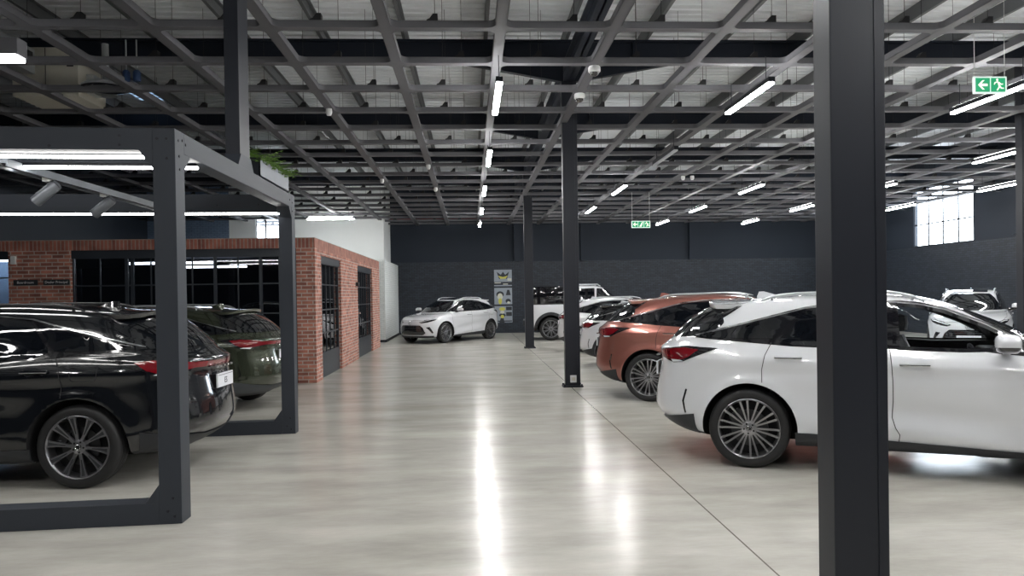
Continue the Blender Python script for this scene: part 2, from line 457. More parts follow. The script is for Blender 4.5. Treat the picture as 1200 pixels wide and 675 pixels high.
# ---- wheels (axle along y, outer face at y = 0, looking out towards -y)
def wheel_meshes(kind):
    t = MB()
    t.lathe([(.285, .03), (.297, .008), (.318, .001), (.345, .0), (.366, .010), (.379, .032), (.3835, .055), (.3835, .078), (.377, .080), (.377, .088), (.3835, .090), (.3845, .113), (.378, .115), (.378, .123), (.3845, .125), (.3835, .148), (.377, .150), (.377, .158), (.3835, .16), (.3835, .18), (.379, .205), (.366, .226), (.345, .236), (.318, .235), (.285, .21)], M['rubber'], 72)
    tyre = t.mesh('tyre', 35)
    r = MB(); A = M['rim_silver'] if kind == 'multi' else M['rim_grey']
    r.lathe([(.286, .03), (.293, .014), (.292, .006), (.286, .004), (.280, .010), (.272, .026), (.268, .05), (.262, .10), (.258, .2)], A, 72)
    r.lathe([(.262, .115), (.20, .118), (.02, .118)], M['well'], 40)
    n = 20 if kind == 'multi' else 10
    for i in range(n):
        a = 2*math.pi*(i+.5)/n
        if kind == 'multi': a += (.03 if i % 2 else -.03)
        pr = [(.05, .03, .010), (.10, .034, .008), (.17, .028, .0085), (.24, .018, .0095), (.279, .012, .0115)] if kind == 'multi' else \
             [(.05, .03, .016), (.11, .032, .014), (.18, .026, .020), (.24, .018, .029), (.279, .012, .037)]
        v = []
        for rad, dep, hw in pr:
            for sx_, dy in ((-1, 0), (1, 0), (.8, .03), (-.8, .03)):
                x = rad*math.cos(a)-sx_*hw*math.sin(a); z = rad*math.sin(a)+sx_*hw*math.cos(a)
                v.append((x, dep+dy, z))
        f = []
        for k in range(len(pr)-1):
            for j in range(4): f.append((k*4+j, k*4+(j+1) % 4, (k+1)*4+(j+1) % 4, (k+1)*4+j))
        r.add(v, f, A)
        if kind != 'multi':      # dark inlay along the middle of each wide spoke
            v = []
            for rad, dep, hw in [(.12, .0305, .004), (.18, .0245, .008), (.24, .0165, .013), (.268, .012, .017)]:
                for sx_ in (-1, 1):
                    v.append((rad*math.cos(a)-sx_*hw*math.sin(a), dep-.001, rad*math.sin(a)+sx_*hw*math.cos(a)))
            r.add(v, [(0, 1, 3, 2), (2, 3, 5, 4), (4, 5, 7, 6)], M['clad'])
    r.lathe([(.001, .022), (.05, .022), (.066, .028), (.07, .05), (.07, .1)], A, 32)
    for i in range(5):
        a = 2*math.pi*i/5+.3
        r.lathe([(.001, .0195), (.009, .0195), (.009, .04)], M['black'], 10, c=(.048*math.cos(a), 0, .048*math.sin(a)))
    rim = r.mesh('rim', 35)
    h = MB(); h.lathe([(.001, .012), (.024, .012), (.029, .016), (.03, .03)], M['black'], 24)
    h.lathe([(.020, .0115), (.0225, .0095), (.025, .0115)], M['chrome'], 24)
    h.box(-.008, -.004, .0095, .0115, -.012, .013, M['chrome']); h.box(-.008, .012, .0095, .0115, -.012, -.008, M['chrome'])
    cap = h.mesh('hub_cap', 35)
    d = MB(); d.lathe([(.07, .078), (.175, .078), (.175, .1), (.07, .1)], M['disc'], 48)
    d.prism([(-.21, -.06), (-.13, -.08), (-.13, .08), (-.21, .06)], 'y', .06, .11, M['disc'])
    disc = d.mesh('brake_disc', 35)
    return tyre, rim, cap, disc
WHEELS = {'multi': wheel_meshes('multi'), 'ten': wheel_meshes('ten')}
def put_wheels(root, kind, xs, halfw, rad=.385):
    for x in xs:
        for s in (-1, 1):
            w = bpy.data.objects.new('wheel', None); col.objects.link(w); w.parent = root; w.empty_display_size = .1
            w.location = (x, s*halfw, rad); w.rotation_euler = (0, R(random.uniform(0, 70)), 0) if s < 0 else (0, R(random.uniform(0, 70)), math.pi)
            for nm, me in zip(('tyre', 'rim', 'hub_cap', 'brake_disc'), WHEELS[kind]): link(nm, me, w)
def arch_cutters(xs, r=.445, depth=.40, half=1.2, zc=.385):
    out = []
    for x in xs:
        for s in (-1, 1):
            c = MB(); y0, y1 = sorted((s*half, s*(.93-depth)))
            c.lathe([(0.0, y0), (r, y0), (r, y1), (0.0, y1)], M['well'], 64, c=(x, 0, zc))
            me = c.mesh('cut'); bm = bmesh.new(); bm.from_mesh(me); bmesh.ops.remove_doubles(bm, verts=bm.verts[:], dist=1e-5)
            bmesh.ops.recalc_face_normals(bm, faces=bm.faces[:]); bm.to_mesh(me); bm.free(); out.append(me)
    return out
AX = 1.425
M['rail'] = simple('roof rail', srgb(190, 194, 198), .3, metal=.6)
M['rail_black'] = simple('black roof rail', (.012, .012, .014), .3)
def suv_sculpt(x, y, z):
    y = y.copy(); f = np.clip((y-.6)/.25, 0, 1)
    for xw in (-AX, AX):
        d = np.sqrt((x-xw)**2+(z-.385)**2)
        y += f*(.022*np.exp(-((d-.455)/.062)**2))
    mid = np.exp(-(np.abs(x-.05)/.85)**6)
    crease = .50+.10*(-(x)/.9)                        # the pressing that climbs to the rear
    y -= f*mid*.028*np.exp(-((z-crease-.10)/.10)**2)
    y += f*mid*.016*np.exp(-((z-crease+.08)/.06)**2)
    y += f*.012*np.exp(-((z-1.06)/.05)**2)*np.exp(-((x+1.5)/.7)**2)
    y -= f*.010*np.exp(-((z-.93)/.05)**2)*np.exp(-(np.abs(x+.2)/1.4)**6)
    return y
SUV = [
    (.70, -2.10, 2.08, 6, 6, 2.2, [(0, .235)]),
    (.87, -2.30, 2.28, 7, 6, 2.3, [(-2.3, .345), (-1.4, .26), (1.4, .235), (2.3, .235)]),
    (.925, -2.40, 2.37, 7, 6, 2.3, [(-2.4, .42), (-1.4, .34), (1.4, .31), (2.37, .32)]),
    (.945, -2.47, 2.41, 7, 6, 2.3, [(-2.47, .55), (0, .50), (2.4, .48)]),
    (.943, -2.455, 2.405, 7, 6, 2.3, [(-2.4, .72), (0, .70), (2.4, .66)]),
    (.95, -2.42, 2.375, 7, 5.5, 2.3, [(-2.4, .89), (0, .87), (2.3, .80)]),
    (.952, -2.40, 2.32, 7, 5, 2.3, [(-2.4, 1.01), (0, .99), (1.6, .95), (2.3, .90)]),
    (.925, -2.415, 2.20, 6.5, 4.6, 2.3, [(-2.4, 1.12), (-1.6, 1.12), (0, 1.07), (1.3, 1.03), (2.2, .965)]),
    (.875, -2.36, 1.85, 6, 4.5, 2.3, [(-2.4, 1.175), (-1.3, 1.205), (0, 1.14), (1.0, 1.10), (1.85, 1.045)]),
    (.845, -2.31, 1.30, 5.5, 5.0, 2.3, [(-2.3, 1.215), (-1.3, 1.25), (0, 1.18), (.9, 1.15), (1.30, 1.125)]),
    (.785, -2.17, .98, 5, 6, 2.3, [(-2.2, 1.36), (0, 1.345), (1, 1.32)]),
    (.715, -2.02, .67, 4.6, 6, 2.3, [(-2, 1.48), (-.8, 1.485), (0, 1.48), (.67, 1.465)]),
    (.655, -1.90, .44, 4.2, 5.5, 2.3, [(-1.9, 1.55), (-1.1, 1.572), (-.3, 1.585), (.44, 1.56)]),
    (.58, -1.80, .30, 4, 4.5, 2.2, [(-1.8, 1.585), (-1.1, 1.625), (-.3, 1.645), (.3, 1.602)]),
    (.40, -1.55, .10, 3.5, 3.2, 2.1, [(-1.55, 1.625), (-.5, 1.682), (.1, 1.648)]),
    (.16, -1.15, -.20, 3, 3, 2, [(-1.15, 1.668), (-.5, 1.695), (-.2, 1.684)]),
]
FG = [(.955, 1.172), (.60, 1.370), (.27, 1.508), (.06, 1.555), (-.125, 1.572), (-.145, 1.178), (.4, 1.160)]
RG = [(-.235, 1.182), (-.21, 1.575), (-.58, 1.557), (-.90, 1.522), (-1.14, 1.250), (-1.02, 1.197), (-.69, 1.184)]
QG = [(-.945, 1.510), (-1.343, 1.405), (-1.70, 1.308), (-1.92, 1.262), (-1.42, 1.252), (-1.19, 1.256)]
DR = [(-.10, 1.168), (-.10, 1.590), (-.58, 1.572), (-.906, 1.540), (-1.343, 1.425), (-1.73, 1.324), (-1.99, 1.258), (-1.42, 1.240), (-1.20, 1.242), (-1.02, 1.184), (-.69, 1.172)]
FF = [(1.0, 1.158), (.615, 1.384), (.275, 1.524), (.06, 1.570), (-.10, 1.587), (-.10, 1.168), (.4, 1.149)]
WS = [(-.45, 1.562), (.45, 1.562), (.55, 1.46), (.64, 1.31), (.725, 1.150), (0, 1.135), (-.725, 1.150), (-.64, 1.31), (-.55, 1.46)]
PAINT = simple('car paint', (.8, .8, .8), .25, coat=1); ROOFP = simple('car roof paint', (.8, .8, .8), .25, coat=1)

def build_suv(wheel='multi', opened=False, cladding=False, label='', front_detail=True):
    root = bpy.data.objects.new('car', None); col.objects.link(root)
    raw = ring_body(SUV, sculpt=suv_sculpt); sk = Skin(raw)
    cut = arch_cutters((-AX, AX))
    if opened:
        c = MB()
        lv = [(.52, -1.25, .90, .78, .70), (1.15, -1.25, .92, .78, .66), (1.38, -1.15, .66, .69, .60), (1.545, -1.05, .30, .55, .42)]
        v = []
        for z, x0, x1, w, w1 in lv: v += [(x0, -w, z), (x1, -w1, z), (x1, w1, z), (x0, w, z)]
        f = [(0, 3, 2, 1), (12, 13, 14, 15)]+[(4*i+j, 4*i+(j+1) % 4, 4*i+4+(j+1) % 4, 4*i+4+j) for i in range(3) for j in range(4)]
        c.add(v, f, M['cabin']); cut.append(c.mesh('cut'))
        c = MB(); c.prism(rnd([(y, max(1.165, min(1.545, z))) for y, z in WS], .03), 'x', .25, 2.6, M['cabin']); cut.append(c.mesh('cut'))
        c = MB(); c.prism(rnd(FG, .04), 'y', -1.3, 1.3, M['cabin']); cut.append(c.mesh('cut'))
    raw.materials.append(PAINT); raw.materials.append(ROOFP); raw.materials.append(M['clad'])
    for p in raw.polygons:
        p.material_index = 2 if (p.normal.z < -.75 and p.center.z < .5) or p.center.z < .245 else (1 if p.center.z > 1.21 else 0)
    me = boolean(raw, cut); me.shade_smooth(); me.set_sharp_from_angle(angle=R(32))
    def part(name, mb, smooth=38, parent=root): return mb.build(name, parent, smooth)
    body = link('body', me, root)
    S = lambda s: ('side', s)
    for s in (-1, 1):
        # glass
        b = MB(); sk.patch(b, DR, S(s), M['gloss_black'], .003); part('window_surround', b)
        if opened:
            b = MB(); sk.ribbon(b, rnd(FG, .04), .032, S(s), M['gloss_black'], .004, closed=True); part('window_surround', b)
            b = MB(); sk.patch(b, rnd(FG, .04), S(s), M['pane'], -.006, skirt=0); part('door_window', b)
        else:
            b = MB(); sk.patch(b, FF, S(s), M['gloss_black'], .003); part('window_surround', b)
            b = MB(); sk.patch(b, rnd(FG, .03), S(s), M['glass_dark'], .006); part('door_window', b)
        b = MB(); sk.patch(b, rnd(RG, .02), S(s), M['glass_dark'], .006); part('door_window', b)
        b = MB(); sk.patch(b, QG, S(s), M['glass_dark'], .006); part('quarter_window', b)
        b = MB(); sk.patch(b, [(-1.50, 1.568), (-1.75, 1.405), (-1.96, 1.262), (-2.22, 1.245), (-2.10, 1.40), (-1.93, 1.53), (-1.80, 1.57)], S(s), M['gloss_black'], .0045); part('pillar_trim', b)
        b = MB(); sk.ribbon(b, [(1.03, 1.155), (.62, 1.395), (.27, 1.538), (.06, 1.584), (-.10, 1.600), (-.58, 1.582), (-.906, 1.550), (-1.343, 1.435), (-1.73, 1.334), (-1.95, 1.275)], .013, S(s), M['chrome'], .009); part('window_trim', b)
        # shut lines
        b = MB()
        sk.ribbon(b, [(-.185, 1.168), (-.168, .9), (-.165, .70), (-.175, .55), (-.15, .46), (-.115, .40), (-.125, .29)], .007, S(s), M['seam'])
        part('door_seam', b); b = MB()
        sk.ribbon(b, [(-1.20, 1.24), (-1.27, 1.10), (-1.30, .96), (-1.298, .84)], .007, S(s), M['seam'])
        part('door_seam', b); b = MB()
        sk.ribbon(b, [(1.03, 1.10), (1.05, .9), (1.0, .6), (.96, .45), (.99, .30)], .007, S(s), M['seam'])
        part('door_seam', b)
        if s > 0: b = MB(); sk.ribbon(b, rnd([(-1.365, 1.115), (-1.62, 1.115), (-1.60, .985), (-1.385, .985)], .03), .005, S(s), M['seam'], closed=True); part('fuel_flap', b)
        # sill
        b = MB(); sk.patch(b, [(-1.0, .375), (0, .335), (.985, .292), (.985, .205), (-1.0, .235)], S(s), M['clad'], .012); part('sill_cladding', b)
        # handles
        for hx, hz in ((-1.06, 1.075), (.01, 1.028)):
            loc, n, d = sk.hit(S(s), hx, hz); y = loc.y
            b = MB(); b.bbox(hx-.125, hx+.125, y+s*.018-.011, y+s*.018+.011, hz-.004, hz+.024, PAINT, .009)
            b.bbox(hx-.118, hx-.085, y-s*.01-.02, y-s*.01+.02, hz, hz+.02, M['black'], .004); b.bbox(hx+.09, hx+.118, y-s*.01-.02, y-s*.01+.02, hz, hz+.02, M['black'], .004)
            b.bbox(hx-.122, hx+.122, y+s*.027-.003, y+s*.027+.003, hz-.003, hz+.009, M['chrome'], .001)
            sk.patch(b, rnd([(hx-.09, hz-.04), (hx+.09, hz-.04), (hx+.09, hz+.045), (hx-.09, hz+.045)], .04), S(s), PAINT, .0015)
            part('door_handle', b)
        # mirror
        b = MB()
        bm = bmesh.new(); bmesh.ops.create_uvsphere(bm, u_segments=24, v_segments=16, radius=1)
        for v in bm.verts:
            c = v.co; p = [math.copysign(abs(k)**.62, k) for k in c]
            v.co = Vector((.70+p[0]*.085+(.03 if p[0] > 0 else 0)*(1-abs(p[1])), s*(1.045+p[1]*.125), 1.235+p[2]*.082*(1-.25*max(0, p[1]*1.))))
        bm.faces.ensure_lookup_table()
        lo = [f for f in bm.faces if f.calc_center_median().z < 1.208]; bmf = bm.copy()
        bmesh.ops.delete(bm, geom=lo, context='FACES'); bmf.faces.ensure_lookup_table()
        hi = [f for f in bmf.faces if f.calc_center_median().z >= 1.208]; bmesh.ops.delete(bmf, geom=hi, context='FACES')
        b.bm(bm, PAINT); b.bm(bmf, M['gloss_black'])
        b.tube([(.74, s*.84, 1.165), (.72, s*.93, 1.165), (.71, s*1.0, 1.18)], [.045, .035, .03], M['gloss_black'], 10)
        if not (opened and s > 0): part('door_mirror', b, 45)
        # lamps
        b = MB(); k = -s
        sk.patch(b, [(k*28, 1.118), (k*40, 1.140), (k*55, 1.168), (k*76, 1.158), (k*63, 1.075), (k*54, 1.012), (k*46, .998), (k*40, 1.02), (k*28, 1.052)], ('rcyl',), M['gloss_black'], .006); lamp = part('tail_lamp', b)
        b = MB(); sk.patch(b, [(k*28.5, 1.108), (k*40, 1.128), (k*54, 1.150), (k*64, 1.135), (k*58, 1.06), (k*52, 1.028), (k*46, 1.022), (k*40, 1.04), (k*28.5, 1.062)], ('rcyl',), M['red'], .010)
        b.build('lamp_lens', lamp, 38)
        b = MB(); sk.patch(b, [(k*44, 1.03), (k*52, 1.03), (k*55, 1.018), (k*46, 1.004)], ('rcyl',), M['lamp_clear'], .011); b.build('reversing_lens', lamp, 38)
        b = MB(); sk.ribbon(b, [(k*57, .74), (k*55, .62), (k*56.5, .50)], .02, ('rcyl',), M['gloss_black'], .004); part('bumper_vent', b)
        b = MB(); sk.patch(b, [(k*24, .802), (k*38, .868), (k*56, .925), (k*74, .935), (k*64, .870), (k*44, .790), (k*30, .765)], ('fcyl',), M['gloss_black'], .006); lamp = part('headlamp', b)
        b = MB(); sk.ribbon(b, [(k*28, .80), (k*40, .85), (k*56, .905), (k*66, .915)], .016, ('fcyl',), M['lamp_clear'], .012); b.build('lamp_lens', lamp, 38)
        b = MB(); sk.patch(b, [(k*40, .61), (k*49, .63), (k*58, .40), (k*54, .39), (k*45, .55)], ('fcyl',), M['gloss_black'], .006); part('bumper_vent', b)
        # roof rail
        b = MB(); pts = []
        for i in range(15):
            x = -1.32+1.46*i/14; yy = s*(.545+.04*math.sin(math.pi*i/14)); loc, n, d = sk.hit(('top',), x, yy)
            lift = .048*min(1, 1.25*math.sin(math.pi*i/14)**.5 if 0 < i < 14 else 0); pts.append((x, yy, loc.z+lift+.006))
        b.tube(pts, [.008]+[.016]*13+[.008], M['rail'], 8)
        for i in (1, 13): b.tube([pts[i], (pts[i][0], pts[i][1], pts[i][2]-.06)], .015, M['rail'], 8)
        part('roof_rail', b, 50)
        if cladding:
            for xw in (-AX, AX):
                pts = []
                for i in range(25): a = R(-12+204*i/24); pts.append((xw+.448*math.cos(a), .385+.448*math.sin(a)))
                for i in range(25): a = R(192-204*i/24); pts.append((xw+.53*math.cos(a), .385+.53*math.sin(a)))
                b = MB(); sk.patch(b, pts, S(s), M['clad_grey'] if cladding == 'grey' else M['clad'], .014); part('arch_cladding', b)
    # rear
    b = MB(); sk.patch(b, rnd([(-.56, 1.535), (.56, 1.535), (.70, 1.40), (.74, 1.255), (-.74, 1.255), (-.70, 1.40)], .04), ('rear',), M['glass_dark'], .006); part('rear_window', b)
    b = MB(); sk.patch(b, [(-29, 1.112), (0, 1.100), (29, 1.112), (29, 1.058), (0, 1.052), (-29, 1.058)], ('rcyl',), M['red'], .008); part('light_bar', b)
    b = MB(); k = 62; low = [(-k, .30), (-k, .50), (-40, .44), (-20, .40), (20, .40), (40, .44), (k, .50), (k, .30)]
    sk.patch(b, low, ('rcyl',), M['clad_grey'] if cladding == 'grey' else M['clad'], .010); part('bumper_cladding', b)
    b = MB(); sk.patch(b, rnd([(-.30, .985), (.30, .985), (.27, .79), (-.27, .79)], .03), ('rear',), M['gloss_black'] if not cladding else PAINT, .003); part('plate_recess', b)
    b = MB(); x = -2.435; b.bbox(x-.02, x, -.22, .22, .825, .965, M['plate'], .004); b.box(x-.0212, x-.02, -.205, .205, .945, .95, M['ink'])
    pl = part('number_plate', b, None)
    b = MB()
    for i in range(5):
        yy = -.20+.10*i; b.bbox(-2.452, -2.43, yy-.022, yy+.022, 1.028, 1.05, M['chrome'], .003)
    part('badge_lettering', b, None)
    # spoiler
    b = MB(); rowx = [(-1.36, .50), (-1.52, .575), (-1.68, .612), (-1.77, .59), (-1.85, .44), (-1.88, .2)]
    rows_ = []
    for x, w in rowx:
        r_ = []
        for i in range(13):
            y = w*(-1+2*i/12); loc, n, d = sk.hit(('top',), max(x, -1.75), min(.56, max(-.56, y)))
            zt = (loc.z+.004 if x > -1.5 else 1.628-.10*(y/.62)**2*.45-.02*max(0, -1.55-x)); r_.append((x, y, zt))
        rows_.append(r_)
    v = [p for r_ in rows_ for p in r_]; nn = len(v); v += [(p[0]+.01, p[1]*.98, p[2]-.04) for p in v[:nn]]; f = []
    W_ = 13
    for i in range(len(rows_)-1):
        for j in range(W_-1):
            q = (i*W_+j, i*W_+j+1, (i+1)*W_+j+1, (i+1)*W_+j); f.append(q); f.append(tuple(k+nn for k in q[::-1]))
    ed = [i*W_ for i in range(len(rows_))]+[(len(rows_)-1)*W_+j for j in range(1, W_)]+[i*W_+W_-1 for i in range(len(rows_)-2, -1, -1)]+[j for j in range(W_-2, 0, -1)]
    for i in range(len(ed)): a, c = ed[i], ed[(i+1) % len(ed)]; f.append((a, c, c+nn, a+nn))
    b.add(v, f, ROOFP); part('spoiler', b, 40)
    # fin
    b = MB(); loc, n, d = sk.hit(('top',), -1.3, 0); z0 = loc.z-.01
    v = []
    for x, w, h in ((-1.16, .006, .012), (-1.24, .028, .045), (-1.33, .03, .072), (-1.38, .02, .07), (-1.40, .01, .02)):
        v += [(x, -w, z0-.02), (x, -w*.35, z0+h), (x, w*.35, z0+h), (x, w, z0-.02)]
    f = [(4*i+j, 4*i+j+1, 4*i+5+j, 4*i+4+j) for i in range(4) for j in range(3)]+[(0, 1, 2, 3), (16, 17, 18, 19)]
    b.add(v, f, PAINT); part('roof_aerial', b, 50)
    # roof glass and windscreen
    b = MB(); sk.patch(b, rnd([(.26, -.40), (.26, .40), (-.95, .42), (-.95, -.42)], .08), ('top',), M['glass_dark'], .004); part('sunroof', b)
    b = MB(); sk.patch(b, rnd(WS, .03), ('front',), M['shop_glass'] if opened else M['glass_dark'], -.004 if opened else .005, skirt=0 if opened else .012); part('windscreen', b)
    if opened or front_detail:
        b = MB()
        for s in (-1, 1): sk.ribbon(b, [(1.30, s*.80), (1.7, s*.80), (2.05, s*.71), (2.22, s*.52)], .007, ('top',), M['seam'])
        sk.ribbon(b, [(-.50, .865), (0, .885), (.50, .865)], .007, ('front',), M['seam']); part('bonnet_seam', b)
        b = MB(); sk.patch(b, rnd([(-.42, .69), (.42, .69), (.52, .60), (.60, .40), (.50, .335), (-.50, .335), (-.60, .40), (-.52, .60)], .03), ('front',), M['gloss_black'], .006)
        for i in range(6): sk.ribbon(b, [(-.40-.03*i, .655-.05*i), (.40+.03*i, .655-.05*i)], .010, ('front',), M['clad_grey'], .012)
        part('grille', b)
        b = MB(); sk.patch(b, [(-60, .30), (-30, .305), (30, .305), (60, .30), (60, .235), (-60, .235)], ('fcyl',), M['clad'], .010); part('bumper_cladding', b)
        b = MB(); x = 2.405; b.lathe([(.062, 0), (.070, .008), (.078, 0)], M['chrome'], 28, 'x', c=(x, 0, .765))
        b.bbox(x-.004, x+.01, -.035, -.02, .73, .80, M['chrome'], .002); b.bbox(x-.004, x+.01, -.035, .04, .73, .745, M['chrome'], .002); part('emblem', b, 50)
        b = MB(); b.bbox(2.418, 2.432, -.26, .26, .44, .55, M['plate'], .004); part('number_plate', b, None).name = 'front_number_plate'
    if opened:
        for s in (-1, 1):
            cy = s*.37
            b = MB()
            b.bbox(.08, .66, cy-.26, cy+.26, .58, .76, M['seat'], .06)
            seat = part('front_seat', b, 50)
            b = MB()
            v = []
            for x, z, w, th in ((.14, .72, .25, .13), (.08, .95, .26, .12), (0., 1.18, .22, .10), (-.04, 1.28, .15, .07)):
                v += [(x-th, cy-w, z), (x, cy-w, z), (x, cy+w, z), (x-th, cy+w, z)]
            f = [(0, 3, 2, 1), (12, 13, 14, 15)]+[(4*i+j, 4*i+(j+1) % 4, 4*i+4+(j+1) % 4, 4*i+4+j) for i in range(3) for j in range(4)]
            b.add(v, f, M['seat']); b.tube([(.125, cy-.25, .75), (.075, cy-.26, .96), (-.005, cy-.22, 1.18), (-.045, cy-.14, 1.285)], .012, M['seat_piping'], 8); b.build('backrest', seat, 40)
            b = MB(); b.bbox(-.12, -.01, cy-.125, cy+.125, 1.31, 1.475, M['seat'], .04); b.tube([(-.015, cy-.12, 1.33), (-.005, cy-.118, 1.39), (-.015, cy-.11, 1.46)], .012, M['seat_piping'], 8)
            b.tube([(-.07, cy-.06, 1.22), (-.07, cy-.06, 1.33)], .008, M['chrome'], 6); b.tube([(-.07, cy+.06, 1.22), (-.07, cy+.06, 1.33)], .008, M['chrome'], 6); b.build('headrest', seat, 40)
        b = MB(); b.bbox(.74, 1.0, -.74, .74, .80, 1.12, M['cabin'], .05); part('dashboard', b, 50)
        b = MB(); cx, cy, cz = .60, -.37, 1.02; pts = []
        for i in range(25):
            a = 2*math.pi*i/24; pts.append((cx-.07*math.sin(a), cy+.18*math.cos(a), cz+.165*math.sin(a)))
        b.tube(pts, .016, M['seat'], 8, cap=False); b.tube([(cx, cy, cz), (cx+.2, cy, cz-.08)], .03, M['cabin'], 8); b.box(cx-.01, cx+.02, cy-.17, cy+.17, cz-.03, cz+.02, M['cabin']); part('steering_wheel', b, 50)
        for s in (-1, 1):
            b = MB(); b.bbox(-.15, .9, s*.80-.03, s*.80+.03, 1.02, 1.155, M['cabin'], .02); part('door_lining', b, 50)
    put_wheels(root, wheel, (-AX, AX), .935)
    return root
def paint(root, m, roof=None):
    for o in root.children_recursive:
        for sl in getattr(o, 'material_slots', ()):
            if sl.material in (PAINT,) : sl.link = 'OBJECT'; sl.material = m
            elif sl.material in (ROOFP,): sl.link = 'OBJECT'; sl.material = roof or m
def pose(root, contact, ang, side, scale=1., half=.935, ax=-AX):
    """stand the car so that its rear tyre on the given side (-1 right, +1 left) touches the floor at contact"""
    h = Vector((math.cos(R(ang)), math.sin(R(ang)), 0)); l = Vector((-h.y, h.x, 0))
    p = Vector((contact[0], contact[1], 0))-h*ax*scale-l*side*half*scale
    root.location = p; root.rotation_euler = (0, 0, R(ang)); root.scale = (scale,)*3

# ================================================================== camera
F_PX, CAM_H = 895., 1.72
yaw, pitch, roll = math.atan(49/F_PX), -.0095, .015
fw = Vector((math.sin(yaw)*math.cos(pitch), math.cos(yaw)*math.cos(pitch), math.sin(pitch)))
r0 = Vector((math.cos(yaw), -math.sin(yaw), 0)); u0 = r0.cross(fw)
rt = r0*math.cos(roll)-u0*math.sin(roll); up = r0*math.sin(roll)+u0*math.cos(roll)
cd = bpy.data.cameras.new('camera'); cam = bpy.data.objects.new('camera', cd); col.objects.link(cam)
cam.matrix_world = Matrix(((rt.x, up.x, -fw.x, 0), (rt.y, up.y, -fw.y, 0), (rt.z, up.z, -fw.z, CAM_H), (0, 0, 0, 1)))
cd.sensor_width = 36; cd.lens = F_PX/1200*36; cd.shift_y = (353.8-337.5)/1200; cd.clip_end = 200
sc.camera = cam

# ================================================================== the hall
XL, XR, YB, YF, ZR = -13.0, 17.4, 34.4, -11.0, 6.62
structure('floor', MB().box(XL-.3, XR+.3, YF-.3, YB+.3, -.1, 0, M['floor']))
# corrugated roof: ribs run across the hall
c = MB(); pts = []; y = YF; prof = []
while y < YB:
    prof += [(y, ZR), (y+.15, ZR), (y+.17, ZR+.035), (y+.21, ZR+.035)]; y += .23
prof.append((YB+.2, ZR))
v = [(XL-.2, a, b) for a, b in prof]+[(XR+.2, a, b) for a, b in prof]; n = len(prof)
c.add(v, [(i, i+1, n+i+1, n+i) for i in range(n-1)], M['roof'])
o = c.build('ceiling', fix=False); o['kind'] = 'structure'
# walls
w = MB(); w.box(-3.75, XR+.2, YB, YB+.2, 0, 3.22, M['brick_dark']); w.box(-3.75, XR+.2, YB+.03, YB+.2, 3.22, ZR, M['dark_wall'])
for x in (2.0, 5.02, 10.0): w.box(x, x+.30, YB-.16, YB+.03, 3.22, ZR, M['dark_wall'])
structure('wall_back', w)
WY0, WY1, WZ0, WZ1 = 25.55, 29.1, 3.35, 5.55
w = MB(); w.box(XR, XR+.2, YF, YB, 0, WZ0-.02, M['brick_dark']); w.box(XR+.03, XR+.2, YF, WY0, WZ0-.02, ZR, M['dark_wall']); w.box(XR+.03, XR+.2, WY1, YB, WZ0-.02, ZR, M['dark_wall'])
w.box(XR+.03, XR+.2, WY0, WY1, WZ1, ZR, M['dark_wall'])
for y in (23.2, 12.5, 2.0): w.box(XR-.12, XR+.03, y, y+.3, 3.4, ZR, M['dark_wall'])
structure('wall_right', w)
w = MB(); f = M['steel_dark']
for y in (WY0, WY1): w.box(XR+.06, XR+.12, y-.03, y+.03, WZ0, WZ1, f)
for z in (WZ0, WZ1): w.box(XR+.06, XR+.12, WY0, WY1, z-.03, z+.03, f)
for k in range(1, 4): y = WY0+(WY1-WY0)*k/4; w.box(XR+.07, XR+.11, y-.025, y+.025, WZ0, WZ1, f)
for k in range(1, 3): z = WZ0+(WZ1-WZ0)*k*.38; w.box(XR+.07, XR+.11, WY0, WY1, z-.025, z+.025, f)
structure('window_1', w)
w = MB(); w.box(XL-.2, XL, YF, YB, 0, ZR, M['dark_wall']); structure('wall_left', w)
w = MB(); w.box(XL, XR, YF-.2, YF, 0, ZR, M['dark_wall'])
structure('wall_front', w)
# white partition with a high window and the low white block in front of it
w = MB(); PY, PX = 31.7, -3.52
wx0, wx1, wz0, wz1 = -8.68, -7.72, 3.75, 5.0
w.box(-9.75, wx0, PY, PY+.2, 0, ZR, M['white_wall']); w.box(wx1, PX, PY, PY+.2, 0, ZR, M['white_wall'])
w.box(wx0, wx1, PY, PY+.2, 0, wz0, M['white_wall']); w.box(wx0, wx1, PY, PY+.2, wz1, ZR, M['white_wall'])
w.box(PX-.2, PX, PY+.2, YB, 0, ZR, M['white_wall']); w.box(XL, -9.75, PY, PY+.2, 0, ZR, M['brick_daylight_tint'])
structure('wall_partition', w)
w = MB()
for x in (wx0, wx1, (wx0*.6+wx1*.4)): w.box(x-.03, x+.03, PY+.05, PY+.12, wz0, wz1, f)
for z in (wz0, wz1): w.box(wx0, wx1, PY+.05, PY+.12, z-.03, z+.03, f)
structure('window_2', w)
w = MB(); w.box(-9, -3.2, 29.0, PY, 0, 3.1, M['brick_white']); w.box(-3.5, -3.2, PY, YB, 0, 3.1, M['brick_white'])
w.box(-9, -3.17, 28.985, YB, 0, .09, M['steel_dark']); structure('wall_block', w)

